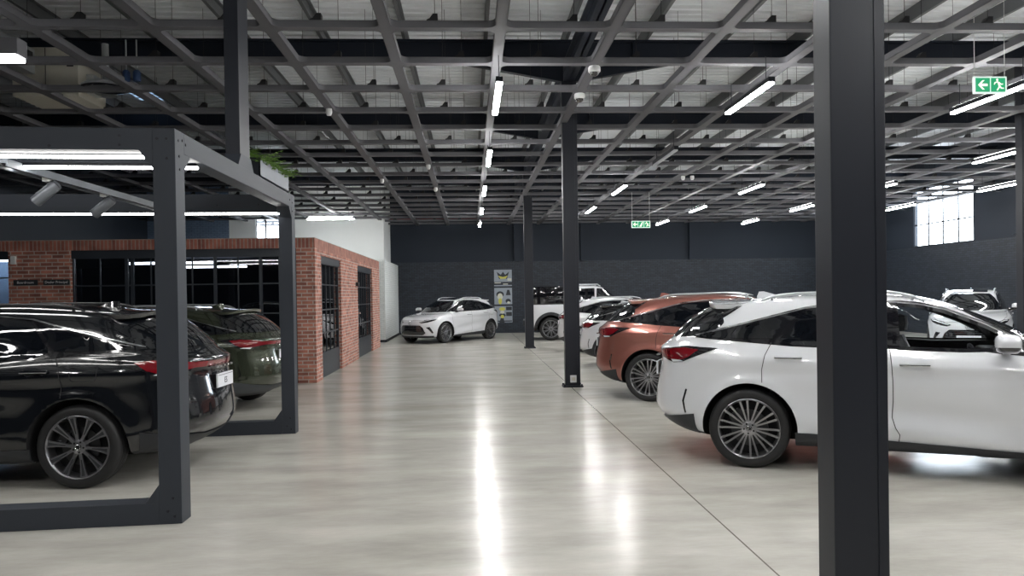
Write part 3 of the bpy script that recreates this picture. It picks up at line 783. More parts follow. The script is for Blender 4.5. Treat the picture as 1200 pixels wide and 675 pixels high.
# ------------------------------------------------------------------ roof steel
def i_beam_x(mb, x0, x1, yc, z0, z1, wd, m, t=.03):
    mb.box(x0, x1, yc-wd/2, yc+wd/2, z0, z0+t, m); mb.box(x0, x1, yc-wd/2, yc+wd/2, z1-t, z1, m); mb.box(x0, x1, yc-.012, yc+.012, z0, z1, m)
RAFT = [14.06+5.15*k for k in range(-4, 5) if 14.06+5.15*k < YB]
words_ = ['first', 'second', 'third', 'fourth', 'fifth', 'sixth', 'seventh', 'eighth', 'ninth', 'tenth', 'eleventh', 'twelfth']
vis = 0
for y in RAFT:
    b = MB(); i_beam_x(b, XL, XR, y, 5.98, 6.38, .2, M['rafter'])
    for s in (-1, 1):
        b.prism([(1.87+s*.1, 5.98), (1.87+s*2.1, 5.98), (1.87+s*.1, 5.62)] if s > 0 else [(1.87-.1, 5.98), (1.87-.1, 5.62), (1.87-2.1, 5.98)], 'y', y-.06, y+.06, M['rafter'])
        b.box(min(1.87+s*1.2, 1.87+s*1.22), max(1.87+s*1.2, 1.87+s*1.22), y-.09, y+.09, 5.99, 6.37, M['rafter'])
    o = b.build('roof_rafter')
    lab = 'deep dark steel rafter spanning the hall behind the camera' if y < 9 else f'{words_[vis]} deep dark steel rafter across the hall, counted from the front'
    T(o, lab, 'roof beam', 'rafters across the hall', 'thing')
    if y > 9: vis += 1
b = MB()
b.box(1.77, 1.97, YF, YB, 5.62, 5.65, M['rafter']); b.box(1.77, 1.97, YF, YB, 5.945, 5.975, M['rafter']); b.box(1.855, 1.885, YF, YB, 5.62, 5.975, M['rafter'])
T(b.build('valley_girder'), 'deep dark lengthwise girder resting on the row of black columns', 'roof beam', None, 'thing')
k = 0
px = .36-1.48*9
first = None
while px < XR:
    if px > XL+.1:
        if first is None:
            b = MB(); b.prism([(-.03, 6.38), (.03, 6.38), (.03, 6.40), (-.012, 6.40), (-.012, 6.60), (.045, 6.60), (.045, 6.62), (-.03, 6.62)], 'y', YF, YB, M['purlin'])
            o = first = b.build('roof_purlin')
            T(o, 'grey metal purlin running lengthwise under the corrugated roof', 'purlin', 'purlins under the roof sheet', 'thing')
        else: o = first.copy(); col.objects.link(o)
        o.location.x = px
    px += 1.48

# ------------------------------------------------------------------ suspended grid
GZ, GH = 4.86, .085
root = empty('ceiling_grid', 'charcoal welded steel lattice hung below the roof on thin wires', 'ceiling grid', (0, 0, GZ))
LX = [.41+1.352*k for k in range(-9, 13)]; CY = [9.07+1.368*k for k in range(-9, 19)]
LX = [x for x in LX if XL+.2 < x < XR-.1]; CY = [y for y in CY if -3.5 < y < YB-.05]
lb = MB(); lb.box(-.068, .068, CY[0], YB-.02, 0, .012, M['grid']); lb.box(-.068, -.056, CY[0], YB-.02, 0, GH, M['grid']); lb.box(.056, .068, CY[0], YB-.02, 0, GH, M['grid'])
lme = lb.mesh('lengthwise_beam')
for x in LX: link('lengthwise_beam', lme, root).location.x = x
cb = MB(); hb = .062
cb.box(XL+.02, XR-.02, -hb, hb, .001, .013, M['grid'])
for a, c_ in zip(LX, LX[1:]):
    cb.box(a+.069, c_-.069, -hb, -hb+.012, .001, GH-.001, M['grid']); cb.box(a+.069, c_-.069, hb-.012, hb, .001, GH-.001, M['grid'])
RF = .10
for x in LX:
    for sx_ in (-1, 1):
        for sy_ in (-1, 1):
            ox, oy = x+sx_*.068, sy_*hb
            P = [(ox, oy)]+[(ox+sx_*RF*(1-math.sin(t)), oy+sy_*RF*(1-math.cos(t))) for t in [math.pi/2*i/6 for i in range(7)]]
            cb.prism(P, 'z', .0015, GH-.002, M['grid'])
cme = cb.mesh('cross_beam')
for y in CY: link('cross_beam', cme, root).location.y = y
# clamps on the cross beams with their suspension wires
hang = MB()
hang.prism([(-.075, 0), (.055, 0), (.055, .085), (.0, .085), (-.04, .03), (-.075, .015)], 'y', -.05, .05, M['block'])
hang.tube([(.02, 0, .08), (.02, 0, ZR-GZ-GH)], .0035, M['block'], 5)
hme = hang.mesh('suspension_clamp')
spots = []
for j, y in enumerate(CY):
    if y < 8.5: continue
    for i in range(len(LX)-1):
        x = (LX[i]+LX[i+1])/2+(.18 if (i+j) % 3 == 0 else -.12)
        spots.append((abs(y)+abs(x-1)*.15, x, y))
spots.sort(); rest = MB()
for q, (d, x, y) in enumerate(spots):
    if q < 98: link('suspension_clamp', hme, root).location = (x, y, GH)
    else: rest.add([(vx+x, vy+y, vz+GH) for vx, vy, vz in hang.v], hang.f, M['block'])
o = rest.build('suspension_clamp', root); o['kind'] = 'stuff'; o['label'] = 'further black clamps and wires at the back'

# ------------------------------------------------------------------ columns
def column(x, y, ztop, label, wd=.275, dp=.18, plate=True, socket=False):
    t = empty('steel_column', label, 'column', (x, y, 0), 0, 'black roof columns'); t['kind'] = 'thing'
    b = MB(); b.bbox(-wd/2, wd/2, -dp/2, dp/2, 0, ztop, M['steel_col'], .006)
    b.box(wd/2-.055, wd/2-.048, -dp/2-.004, -dp/2+.01, 0, ztop, M['steel_col'])
    b.build('shaft', t)
    b = MB(); b.bbox(-wd/2-.045, wd/2+.045, -dp/2-.05, dp/2+.05, 0, .03, M['steel_col'], .004)
    for sx_ in (-1, 1):
        for sy_ in (-1, 1): b.lathe([(.018, .03), (.018, .055), (.001, .055)], M['steel_dark'], 8, 'z', c=(sx_*(wd/2+.02), sy_*(dp/2+.025), 0))
    b.build('base_plate', t)
    if socket:
        b = MB(); b.bbox(-.055, .06, -dp/2-.045, -dp/2, .09, .22, M['white_plastic'], .006); b.box(-.03, .035, -dp/2-.048, -dp/2-.045, .125, .185, M['unit']); b.build('socket_box', t)
    return t
M['steel_col'] = simple('near black column paint', srgb(32, 35, 43), .42, spec=.4, noise=.06, nscale=5)
column(1.9, 3.72, 5.62, 'near black steel column in front of the white car')
column(1.87, 14.06, 5.62, 'black steel column with a white socket box at its foot', socket=True)
column(1.88, 24.35, 5.62, 'black steel column furthest back, near the posters')
column(10.52, 13.9, 5.975, 'black steel column at the far right edge beside the exit sign')

# ------------------------------------------------------------------ lights
def fluoro(x, y, label, lit=True):
    t = empty('tube_light', label, 'light', (x, y, 4.45), 0, 'suspended tube lights')
    b = MB(); b.bbox(-.045, .045, 0, 1.75, .018, .085, M['steel_dark'], .006); b.build('housing', t)
    b = MB(); b.bbox(-.04, .04, .02, 1.73, -.012, .02, M['tube'] if lit else M['unlit'], .012); b.build('diffuser', t)
    if lit: b = MB(); b.box(-.025, .025, .06, 1.69, .0855, .091, M['added_uplight']); b.build('added_uplight_strip', t)  # unseen glowing strip, added to light the roof sheet
    for yy in (.2, 1.55):
        b = MB(); b.tube([(0, yy, .08), (0, yy, GZ-4.45)], .006, M['steel_dark'], 6); b.build('suspension_rod', t)
    return t
rowsY = [(.3, 0), (5.05, 0), (9.85, 1), (14.5, 2), (19.3, 3), (24.1, 4), (28.8, 5)]
colname = {0: 'the central aisle', 1: 'the car row beside the aisle', 2: 'the middle of the cars', 3: 'the far side of the cars', 4: 'the right brick wall'}
near = ['nearest', 'second', 'third', 'fourth', 'furthest']
for y, r_ in rowsY:
    for ci in range(5):
        x = [.42, 4.0, 7.58, 11.1, 14.5][ci]
        if r_ == 0: lab = f'lit tube light hung over {colname[ci]}, behind the camera'
        else: lab = f'{near[r_-1]} lit tube light from the front, over {colname[ci]}'
        lit = not (ci == 1 and r_ == 2)
        if not lit: lab = 'unlit tube light with a pale diffuser, behind the middle column'
        if r_ == 0 and lit: t = fluoro(x, y, lab); t['group'] = 'tube lights behind the camera'
        else: fluoro(x, y, lab, lit)
for y in (.3,):
    for x, nm in ((-3.4, 'left of the aisle'), (-7.0, 'along the left wall')):
        t = fluoro(x, y, f'lit tube light hung {nm}, behind the camera'); t['group'] = 'tube lights behind the camera'
t = fluoro(0, 0, 'lit tube light hung crosswise in front of the white partition'); t.location = (-4.25, 28.7, 4.62); t.rotation_euler.z = math.pi/2
t = empty('panel_light', 'dark box light with a glowing white underside, above the pergola', 'light', (-4.6, 8.0, 4.16))
b = MB(); b.bbox(-1.5, .12, -.09, .09, .04, .21, M['grid'], .006); b.build('housing', t)
b = MB(); b.box(-1.48, .10, -.085, .085, .0, .042, M['strip_box']); b.build('diffuser', t)
for x in (-1.2, -.2):
    b = MB(); b.tube([(x, 0, .2), (x, 0, .72)], .006, M['steel_dark'], 6); b.build('suspension_rod', t)

# ------------------------------------------------------------------ pergola
t = empty('pergola', 'charcoal bolted steel pergola frame standing around the parked black car', 'pergola', (0, 0, 0)); P = M['pergola']
X1, X0, S_ = -2.235, -7.9, .165
def sh(y0): return lambda v: Vector((v.x, v.y+y0+.062*(v.x+2.24), v.z))
def ring(y0, nm):
    D = .19 if nm else .17
    def bar(x0, x1, z0, z1, name):
        b = MB(); b.bbox(x0, x1, 0, D, z0, z1, P, .004); b.xform(sh(y0)); b.build(name, t)
    bar(X1-S_, X1, 0, 3.03, 'post'); bar(X0, X0+S_, 0, 3.03, 'post')
    bar(X0+S_, X1-S_, 2.865, 3.03, 'top_beam'); bar(X0+S_, X1-S_, 0, .165, 'base_beam')
    for x, s in ((X1-S_, -1), (X0+S_, 1)):
        for z, q in ((.165, 1), (2.865, -1)):
            b = MB(); b.prism([(x, z), (x+s*.10, z), (x, z+q*.14)], 'y', .0, D, P); b.xform(sh(y0)); b.build('gusset', t)
    for (x, z) in ((X1-.06, 2.95), (X1-.13, 2.95), (X1-.06, 2.80), (X1-.40, 2.97), (X1-.40, 2.90), (X1-.9, 2.89), (X1-1.3, 2.89), (X1-.05, .06), (X1-.1, .1), (X1-.06, .20)):
        bo = MB(); bo.lathe([(.011, 0), (.011, -.006), (.001, -.006)], M['steel_dark'], 8, 'y', c=(x, 0, z)); bo.xform(sh(y0)); bo.build('bolt', t)
ring(5.98, 1); ring(9.8, 0)
for x in (X1, X0+S_):
    y0, y1 = (6.17, 9.8) if x == X1 else (5.82, 9.5)
    b = MB(); b.bbox(x-S_, x, y0, y1, 2.865, 3.03, P, .004); b.build('side_beam', t)
    for y, s in ((y0, 1), (y1, -1)):
        b = MB(); b.prism([(y, 2.866), (y+s*.13, 2.866), (y, 2.73)], 'x', x-S_+.003, x-.003, P); b.build('gusset', t)
for (y, z) in ((6.05, 2.95), (6.13, 2.965), (6.20, 2.945), (6.06, 2.83), (6.07, 2.73), (9.70, 2.95), (9.84, 2.93), (9.84, 2.82)):
    bo = MB(); bo.lathe([(.011, X1), (.011, X1+.006), (.001, X1+.006)], M['steel_dark'], 8, 'x', c=(0, y, z)); bo.build('bolt', t)
# post that rises from the side beam to the roof
b = MB(); b.bbox(X1-.16, X1-.02, 7.72, 8.06, 3.03, 5.98, M['steel_col'], .004); b.prism([(7.62, 3.03), (8.16, 3.03), (8.06, 3.16), (7.72, 3.16)], 'x', X1-.165, X1-.01, M['pergola'])
T(b.build('roof_post'), 'steel post with flared foot rising from the pergola side beam to the roof', 'post')
def z_for(px, py, Y):
    d = fw+rt*((px-600)/F_PX)-up*((py-353.8)/F_PX)
    return CAM_H+d.z*Y/d.y
SZ1, SZ2, SZ3 = z_for(100, 182.5, 6.20-.1), z_for(100, 195.5, 6.62-.1), z_for(100, 250.5, 9.77-.2)
# strip lights, track and spotlights
def strip(x0, x1, y, z, lab, up_end=False):
    tt = empty('strip_light', lab, 'light', (0, 0, 0), 0, 'strip lights on the pergola')
    b = MB(); b.box(x0, x1, -.03, .03, z+.012, z+.037, M['steel_dark']); b.xform(sh(y)); b.build('channel', tt)
    b = MB(); b.bbox(x0, x1, -.018, .018, z-.010, z+.012, M['strip'], .006)
    b.xform(sh(y)); b.build('diffuser', tt)
strip(X0+.2, -2.55, 6.20, SZ1, 'front lit strip light under the pergola front beam')
strip(X0+.2, -2.285, 6.62, SZ2, 'second lit strip light just behind the front strip')
strip(X0+.2, -2.38, 9.77, SZ3, 'rear lit strip light under the pergola back beam')
b = MB(); b.box(X0+.17, X1-.17, -.03, .03, SZ2+.038, 2.99, P); b.xform(sh(6.62)); b.build('cross_rail', t)
b = MB(); b.box(X0+.17, X1-.17, -.03, .03, SZ3+.038, 2.87, P); b.xform(sh(9.77)); b.build('cross_rail', t)
b = MB(); TX = -3.72; b.box(TX-.06, TX+.06, 6.3, 9.72, 2.83, 2.862, M['planter']); b.box(TX-.06, TX-.045, 6.3, 9.72, 2.80, 2.83, M['planter']); b.box(TX+.045, TX+.06, 6.3, 9.72, 2.80, 2.83, M['planter']); b.box(TX-.012, TX+.012, 6.3, 9.72, 2.812, 2.832, M['black'])
T(b.build('light_track'), 'pale grey lighting track running front to back inside the pergola', 'track')
def spot(y, lab, az):
    tt = empty('spotlight', lab, 'light', (TX, y, 2.80), 0, 'spotlights on the pergola track')
    b = MB(); b.bbox(-.03, .03, -.05, .05, -.02, .02, M['white_plastic'], .005); b.tube([(0, 0, -.01), (0, 0, -.07)], .012, M['grid'], 8); b.build('bracket', tt)
    d = Vector((math.cos(az)*.75, math.sin(az)*.3, -.62)).normalized(); c0 = Vector((0, 0, -.10))-d*.10; c1 = c0+d*.25
    b = MB(); b.tube([c0, c0+d*.02, c1-d*.005, c1], [.045, .052, .052, .05], M['spot'], 24); b.build('lamp_head', tt, 40)
spot(7.0, 'front cylindrical spotlight on the pergola track', math.pi)
spot(8.05, 'rear cylindrical spotlight on the pergola track', math.pi)
# planter with fern
t = empty('fern_planter', 'grey trough planter with a green fern on the pergola side beam', 'planter', (X1-.09, 8.95, 3.03))
b = MB(); z1 = .21
b.box(-.1, .09, -.58, .72, 0, .02, M['planter']); b.box(-.1, -.085, -.58, .72, 0, z1, M['planter']); b.box(.075, .09, -.58, .72, 0, z1, M['planter']); b.box(-.1, .09, -.58, -.565, 0, z1, M['steel_dark']); b.box(-.1, .09, .705, .72, 0, z1, M['planter']); b.box(-.085, .075, -.565, .705, .12, .17, M['rubber'])  # front end takes a darker material, its shade put into the colour
b.build('trough', t)
b = MB(); rg = random.Random(4)
for i in range(170):
    x, y = rg.uniform(-.06, .07), rg.uniform(-.55, .69); az = rg.uniform(0, 6.28); L = rg.uniform(.14, .30); ln = rg.uniform(.5, 1.2)
    p = Vector((x, y, .16)); d = Vector((math.cos(az)*ln*.7, math.sin(az)*ln, 1.)).normalized(); q = []
    for k in range(7): q.append(p.copy()); p = p+d*L/6; d = (d+Vector((math.cos(az)*.16, math.sin(az)*.16, -.27*ln))).normalized()
    for k in range(1, 7):
        ax_ = (q[k]-q[k-1]).normalized(); sd = ax_.cross(Vector((0, 0, 1))).normalized(); wl = .075*math.sin(math.pi*(k+.6)/8)
        for s in (-1, 1):
            a0 = q[k-1]; tip = a0+sd*s*wl+ax_*.03+Vector((0, 0, -.006)); b.add([a0, a0+ax_*.024, tip], [(0, 1, 2)], M['fern'])
    b.tube(q, [.003]*6+[.001], M['fern'], 4, cap=False)
b.build('foliage', t)

# ------------------------------------------------------------------ brick office
OX, OY, OZ, OYB = -3.1, 15.53, 2.93, 26.4
w = MB(); B = M['brick']; th = .23; FX0, FX1, FZ = -7.87, -3.47, 2.72
w.box(FX1, OX, OY, OY+th, 0, FZ, B); w.box(-9.05, FX0, OY, OY+th, 0, FZ, B); w.box(-12.9, OX, OY, OY+th, FZ, OZ, M['brick_soldier'])
w.box(-12.9, -10.6, OY, OY+th, 0, FZ, B)
D1, D2, D3, D4 = 16.17, 18.6, 21.35, 24.5; ZD = 2.60
w.box(OX-th, OX, OY+th, D1, 0, ZD, B); w.box(OX-th, OX, D2, D3, 0, ZD, B); w.box(OX-th, OX, D4, OYB, 0, ZD, B); w.box(OX-th, OX, OY+th, OYB, ZD, OZ-.22, B); w.box(OX-th, OX, OY+th, OYB, OZ-.22, OZ, M['brick_soldier'])
w.box(-12.9, OX-th, OYB-.2, OYB, 0, OZ, M['office_dark']); w.box(-12.9, OX-th, OY+th, OYB-.2, OZ-.12, OZ-.02, M['office_dark'])
structure('wall_office', w)
def shopfront(name, axis, a0, a1, z1, fixed, cols_, rows_, label, kick=.0, head=.16):
    tt = empty(name, None, None); tt['kind'] = 'structure'; tt['label'] = label
    fr, st = MB(), M['shop_frame']
    def bx(mb, p0, p1, z0, zt, dep, m):
        if axis == 'x': mb.box(p0, p1, fixed-dep, fixed+dep, z0, zt, m)
        else: mb.box(fixed-dep, fixed+dep, p0, p1, z0, zt, m)
    bx(fr, a0, a1, z1-head, z1, .07, st); bx(fr, a0, a1, 0, .08+kick, .04, st)
    for i, c_ in enumerate(cols_): bx(fr, c_-.03 if i not in (0,) else a0, c_+.03 if i != len(cols_)-1 else a1, 0, z1-head, .035, st)
    for z in rows_: bx(fr, a0, a1, z-.014, z+.014, .02, st)
    for a, b_ in zip(cols_, cols_[1:]):
        n_ = max(1, round((b_-a)/.45))
        for k_ in range(1, n_): p = a+(b_-a)*k_/n_; bx(fr, p-.012, p+.012, .08+kick, z1-head, .018, st)
    fr.build('frame', tt)
    pn = MB(); bx(pn, a0+.02, a1-.02, .08+kick, z1-head+.02, .004, M['shop_glass']); pn.build('pane', tt)
    return tt
M['shop_frame'] = simple('shopfront steel', srgb(46, 52, 60), .4)
shopfront('window_3', 'x', FX0, FX1, FZ, OY+.12, (FX0, -6.83, -6.72, -6.0, -5.1, -4.2, FX1), (.75, 1.42, 2.02), 'black steel glazed shopfront set in the brick office front')
shopfront('window_4', 'x', -10.6, -9.05, FZ, OY+.12, (-10.6, -9.05), (1.5, 2.2), 'glazed opening at the left end of the brick office')
shopfront('door_1', 'y', D1, D2, ZD, OX-.10, (D1, D2), (.95, 1.45, 2.0), 'nearer black steel glazed door in the brick side wall', kick=.45)
shopfront('door_2', 'y', D3, D4, ZD, OX-.10, (D3, D4), (.95, 1.5, 2.0), 'further black steel glazed door in the brick side wall', kick=.45)
b = MB(); b.bbox(OX-.03, OX+.05, D3+.12, D3+.17, 1.25, 1.30, M['chrome'], .01); b.bbox(OX-.03, OX-.01, D3+.10, D3+.19, 1.15, 1.40, M['chrome'], .004); b.build('door_handle', bpy.data.objects['door_2'])
# inside the office
for x, y, lab in ((-6.9, 18.2, 'lit strip light inside the office behind the wide shopfront'), (-6.9, 20.6, 'deeper lit strip light inside the brick office'), (-9.9, 16.2, 'added strip light to brighten the blind at the left end of the office')):  # last lamp is added to brighten the blind
    b = MB(); b.bbox(x-1.0, x+1.0, y-.04, y+.04, 2.55, 2.60, M['strip'], .01); T(b.build('office_light'), lab, 'light')
b = MB(); b.bbox(-10.4, -9.2, 16.6, 16.62, .3, 2.6, M['blue_film'], .004); T(b.build('window_blind'), 'pale blue blind inside the leftmost office opening', 'blind')
t = empty('desk', 'wooden office desk behind the wide shopfront', 'desk', (-6.4, 18.6, 0))
b = MB(); b.bbox(-.8, .8, -.4, .4, .71, .75, M['desk'], .006); b.build('desk_top', t)
for x in (-.74, .74):
    for y in (-.34, .34): b = MB(); b.box(x-.025, x+.025, y-.025, y+.025, 0, .71, M['black']); b.build('leg', t)
for (x, y, rz, lab) in ((-6.9, 19.5, 3.3, 'dark office chair behind the desk'), (-5.4, 17.3, .4, 'dark office chair in front of the desk')):
    t = empty('office_chair', lab, 'chair', (x, y, 0), rz, 'office chairs')
    b = MB(); b.bbox(-.25, .25, -.25, .25, .44, .52, M['seat'], .03); b.build('seat', t)
    b = MB(); b.bbox(-.23, .23, -.29, -.22, .60, 1.15, M['seat'], .03); b.build('backrest', t)
    b = MB(); b.tube([(0, 0, .06), (0, 0, .45)], .03, M['black'], 10); b.tube([(0, -.2, .47), (0, -.28, .65)], .02, M['black'], 8)
    for k in range(5): a = k*1.2566; b.tube([(0, 0, .09), (.28*math.cos(a), .28*math.sin(a), .04)], .02, M['black'], 8)
    b.build('base', t, 40)
# notices behind the door panes
rg = random.Random(2); q = 0
for (y0, y1, z0, nm) in ((16.45, 18.25, .78, 'nearer'), (22.2, 23.9, .72, 'further')):
    rows_n = 3 if nm == 'nearer' else 2
    for r_ in range(rows_n):
        for c_ in range(3 if nm == 'nearer' else 2):
            y = y0+(y1-y0)*(c_+.5)/(3 if nm == 'nearer' else 2); z = z0+.26*r_
            b = MB(); b.box(OX-.125, OX-.119, y-.2, y+.2, z, z+.22, M['paper'])
            b.box(OX-.119, OX-.118, y-.16, y+.12, z+.13+.02*(c_ % 2), z+.16+.02*(c_ % 2), M['ink'])
            if (r_+c_) % 2: b.box(OX-.119, OX-.118, y-.16, y+.0, z+.03, z+.11, M['poster_grey'])
            cn = (['near', 'middle', 'far'] if nm == 'nearer' else ['near', 'far'])[c_]; rn = (['bottom', 'middle', 'top'] if rows_n == 3 else ['bottom', 'top'])[r_]
            T(b.build('notice'), f'white notice in the {nm} glazed door, {rn} row, {cn} column', 'notice', 'notices in the office doors')
# plaques and sensor on the brick pier
def plaque(x, z, wd, txt, lab):
    tt = empty('name_plaque', lab, 'sign', (x, OY, z), 0, 'plaques on the brick pier')
    b = MB(); b.bbox(-wd/2, wd/2, -.02, 0, -.055, .055, M['plaque'], .003); b.build('plate', tt)
    me = text_mesh(txt, .068, M['text']); o = link('lettering', me, tt); o.location = (0, -.0215, 0); o.rotation_euler = (math.pi/2, 0, 0)
plaque(-8.72, 2.10, .46, 'Boardroom', 'dark plaque reading Boardroom on the brick pier')
plaque(-8.13, 2.10, .50, 'Dealer Principal', 'dark plaque reading Dealer Principal on the brick pier')
b = MB(); b.bbox(-8.98, -8.89, OY-.06, OY, 2.46, 2.62, M['white_plastic'], .012); T(b.build('wall_sensor'), 'small white sensor box on the brick pier above the plaques', 'sensor')
b = MB(); b.bbox(OX, OX+.08, D3-.42, D3-.22, 2.02, 2.12, M['black'], .01); T(b.build('wall_reader'), 'small black reader on the brick between the two doors', 'reader')

# ------------------------------------------------------------------ back wall posters
def poster(z0, lab, var):
    tt = empty('wall_poster', lab, 'poster', (1.49, YB-.025, z0), 0, 'posters on the dark back wall')
    b = MB(); b.bbox(-.41, .41, 0, .025, 0, .76, M['poster_dark'], .004); b.build('backing', tt)
    b = MB(); y0, y1 = -.004, 0
    b.box(-.40, .40, y0, y1, .01, .75, M['poster_grey'])
    E_ = lambda cx, cz, rx, rz, m, yy: b.prism([(cx+rx*math.cos(2*math.pi*k/20), cz+rz*math.sin(2*math.pi*k/20)) for k in range(20)], 'y', yy, y1, m)
    if var == 0:
        b.prism([(-.28, .66), (-.1, .52), (0, .66), (.1, .52), (.28, .66), (.18, .34), (-.18, .34)], 'y', -.006, y1, M['poster_dark']); b.prism([(-.22, .48), (0, .42), (.22, .48), (.12, .34), (-.12, .34)], 'y', -.008, y1, M['poster_yellow'])
        b.box(-.40, .40, -.006, y1, .06, .20, M['poster_dark']); b.box(-.38, -.1, -.008, y1, .14, .18, M['poster_cream']); b.box(.0, .22, -.008, y1, .08, .12, M['poster_cream']); b.box(.2, .38, -.006, y1, .25, .36, M['poster_cream'])
    elif var == 1:
        E_(-.14, .46, .17, .14, M['poster_dark'], -.006); E_(-.14, .36, .12, .15, M['poster_cream'], -.008); E_(-.14, .15, .08, .14, M['poster_yellow'], -.0085); E_(.22, .16, .12, .10, M['poster_dark'], -.006)
        b.prism([(.12, .42), (.34, .42), (.28, .66), (.18, .66)], 'y', -.006, y1, M['poster_dark']); E_(.24, .09, .07, .05, M['poster_cream'], -.008)
    else:
        b.box(.12, .38, -.006, y1, .56, .72, M['poster_dark']); E_(-.05, .62, .14, .08, M['poster_yellow'], -.006); E_(-.05, .48, .10, .07, M['poster_cream'], -.008); E_(-.05, .34, .15, .08, M['poster_dark'], -.006); E_(-.05, .28, .08, .08, M['poster_yellow'], -.009)
        b.box(.12, .38, -.006, y1, .30, .48, M['poster_dark']); b.box(-.38, .38, -.006, y1, .05, .10, M['poster_dark']); b.prism([(-.2, .0), (.05, .0), (0, .22), (-.12, .22)], 'y', -.008, y1, M['poster_dark'])
    b.build('artwork', tt)
poster(2.10, 'top grey poster with a yellow crest on the dark back wall', 0)
poster(1.28, 'middle poster with a pale round shape on the dark back wall', 1)
poster(.46, 'lowest poster, partly behind the white car on the back wall', 2)

# ------------------------------------------------------------------ exit signs, cameras, sensors, services
def run_man(b, cx, cz, s, m, y0, y1):
    Pm = lambda pts: b.prism([(cx+x*s, cz+z*s) for x, z in pts], 'y', y0, y1, m)
    Pm([(.05+.085*math.cos(k*.5236)-.12, .36+.085*math.sin(k*.5236)) for k in range(12)])
    Pm([(-.08, .26), (.10, .20), (.14, -.02), (.02, -.06), (-.02, .10)])
    Pm([(-.06, .26), (-.27, .20), (-.33, .03), (-.27, .01), (-.21, .13), (-.04, .17)])
    Pm([(.08, .20), (.24, .08), (.36, .10), (.37, .03), (.22, .0), (.08, .10)])
    Pm([(.02, .0), (.13, .0), (.13, -.17), (-.04, -.42), (-.13, -.38), (.02, -.15)])
    Pm([(.06, .0), (.14, -.04), (.26, -.20), (.42, -.20), (.42, -.28), (.22, -.28), (.05, -.10)])
def arrow(b, cx, cz, s, m, y0, y1):
    b.prism([(cx+x*s, cz+z*s) for x, z in [(-.36, 0), (-.02, .34), (.14, .34), (-.10, .09), (.36, .09), (.36, -.09), (-.10, -.09), (.14, -.34), (-.02, -.34)]], 'y', y0, y1, m)
def exit_sign(x, y, z, wd, ht, ztop, lab, panels):
    tt = empty('exit_sign', lab, 'exit sign', (x, y, z), 0, 'green exit signs')
    b = MB(); b.bbox(-wd/2, wd/2, 0, .03, -ht/2, ht/2, M['sign_white'], .004); b.build('frame', tt)
    b = MB(); n_ = len(panels); pw = (wd-.03)/n_
    for i, p in enumerate(panels):
        cx = -wd/2+.015+pw*(i+.5); b.box(cx-pw/2+.008, cx+pw/2-.008, -.003, .0, -ht/2+.02, ht/2-.02, M['sign_green'])
        s = (ht-.04)
        if p == 'a': arrow(b, cx, 0, s, M['sign_pale'], -.0045, 0)
        elif p == 'r': run_man(b, cx, 0, s, M['sign_pale'], -.0045, 0)
        else: b.prism([(cx-.3*s, -.4*s), (cx+.1*s, -.4*s), (cx+.36*s, .4*s), (cx+.2*s, .4*s)], 'y', -.0045, 0, M['sign_pale'])
    b.build('face', tt)
    for x_ in (-wd/2+.02, wd/2-.02):
        b = MB(); b.tube([(x_, .015, ht/2), (x_, .015, ztop-z)], .004, M['white_plastic'], 6); b.build('hanging_wire', tt)
exit_sign(6.62, 9.35, 4.285, .435, .215, ZR, 'nearer green exit sign with arrow and running figure, hung on wires', 'ar')
exit_sign(5.45, 24.0, 3.89, .60, .22, GZ+.05, 'distant small green exit sign hung above the car row', 'asr')
for i, (y, lab) in enumerate(((10.52, 'nearer white dome camera under the grid beam above the middle column'), (11.95, 'further white dome camera under the grid beam above the middle column'))):
    tt = empty('dome_camera', lab, 'camera', (1.765+(.0), y, GZ), 0, 'dome cameras on the grid')
    b = MB(); b.lathe([(.001, 0), (.075, 0), (.085, -.02), (.085, -.07), (.07, -.085)], M['white_plastic'], 28, 'z'); b.build('housing', tt, 40)
    b = MB(); b.sphere((0, 0, -.08), .062, M['glass_dark'], 20); b.build('dome', tt, 60)
for x, y, lab in ((-2.30, 12.9, 'small white sensor under the grid above the fern planter'), (-.95, 18.4, 'nearer small white sensor under the grid left of the aisle lights'), (-.95, 22.3, 'further small white sensor under the grid left of the aisle lights'), (-2.30, 20.6, 'white sensor under the grid in front of the white partition'), (5.80, 20.4, 'left of two white sensors under the grid above the copper car'), (6.05, 20.4, 'right of two white sensors under the grid above the copper car'), (12.6, 28.0, 'white sensor under the grid at the back of the car row')):
    b = MB(); b.lathe([(.001, GZ), (.05, GZ), (.055, GZ-.06), (.035, GZ-.11), (.001, GZ-.11)], M['white_plastic'], 16, 'z', c=(x, y, 0)); T(b.build('ceiling_sensor', None, 40), lab, 'sensor', 'ceiling sensors')
b = MB(); b.tube([(-3.45, 33.2, 5.02), (1.75, 33.2, 5.02)], .035, M['red_pipe'], 8); T(b.build('sprinkler_pipe', None, 60), 'thin red sprinkler pipe along the top of the back wall', 'pipe')
# services above the pergola
t = empty('air_duct', 'galvanised air duct running above the grid over the pergola', 'duct', (-8.6, 11.6, 5.45))
b = MB(); b.box(-3.0, 1.35, -.3, .3, -.22, .22, M['duct']); b.build('main_run', t)
b = MB()
for k in range(7): b.box(-2.6+.62*k, -2.56+.62*k, -.32, .32, -.24, .24, M['duct'])
b.build('flanges', t)
b = MB(); v = []
for k in range(9):
    a = k/8; v += [(1.35+.9*a, -.3-.5*a*a, -.22-.02*k), (1.35+.9*a, .3-.25*a, -.22-.02*k), (1.35+.9*a, .3-.25*a, .22-.03*k), (1.35+.9*a, -.3-.5*a*a, .22-.03*k)]
b.add(v, [(4*i+j, 4*i+(j+1) % 4, 4*i+4+(j+1) % 4, 4*i+4+j) for i in range(8) for j in range(4)]+[(0, 1, 2, 3), (32, 33, 34, 35)], M['duct']); b.build('elbow', t)
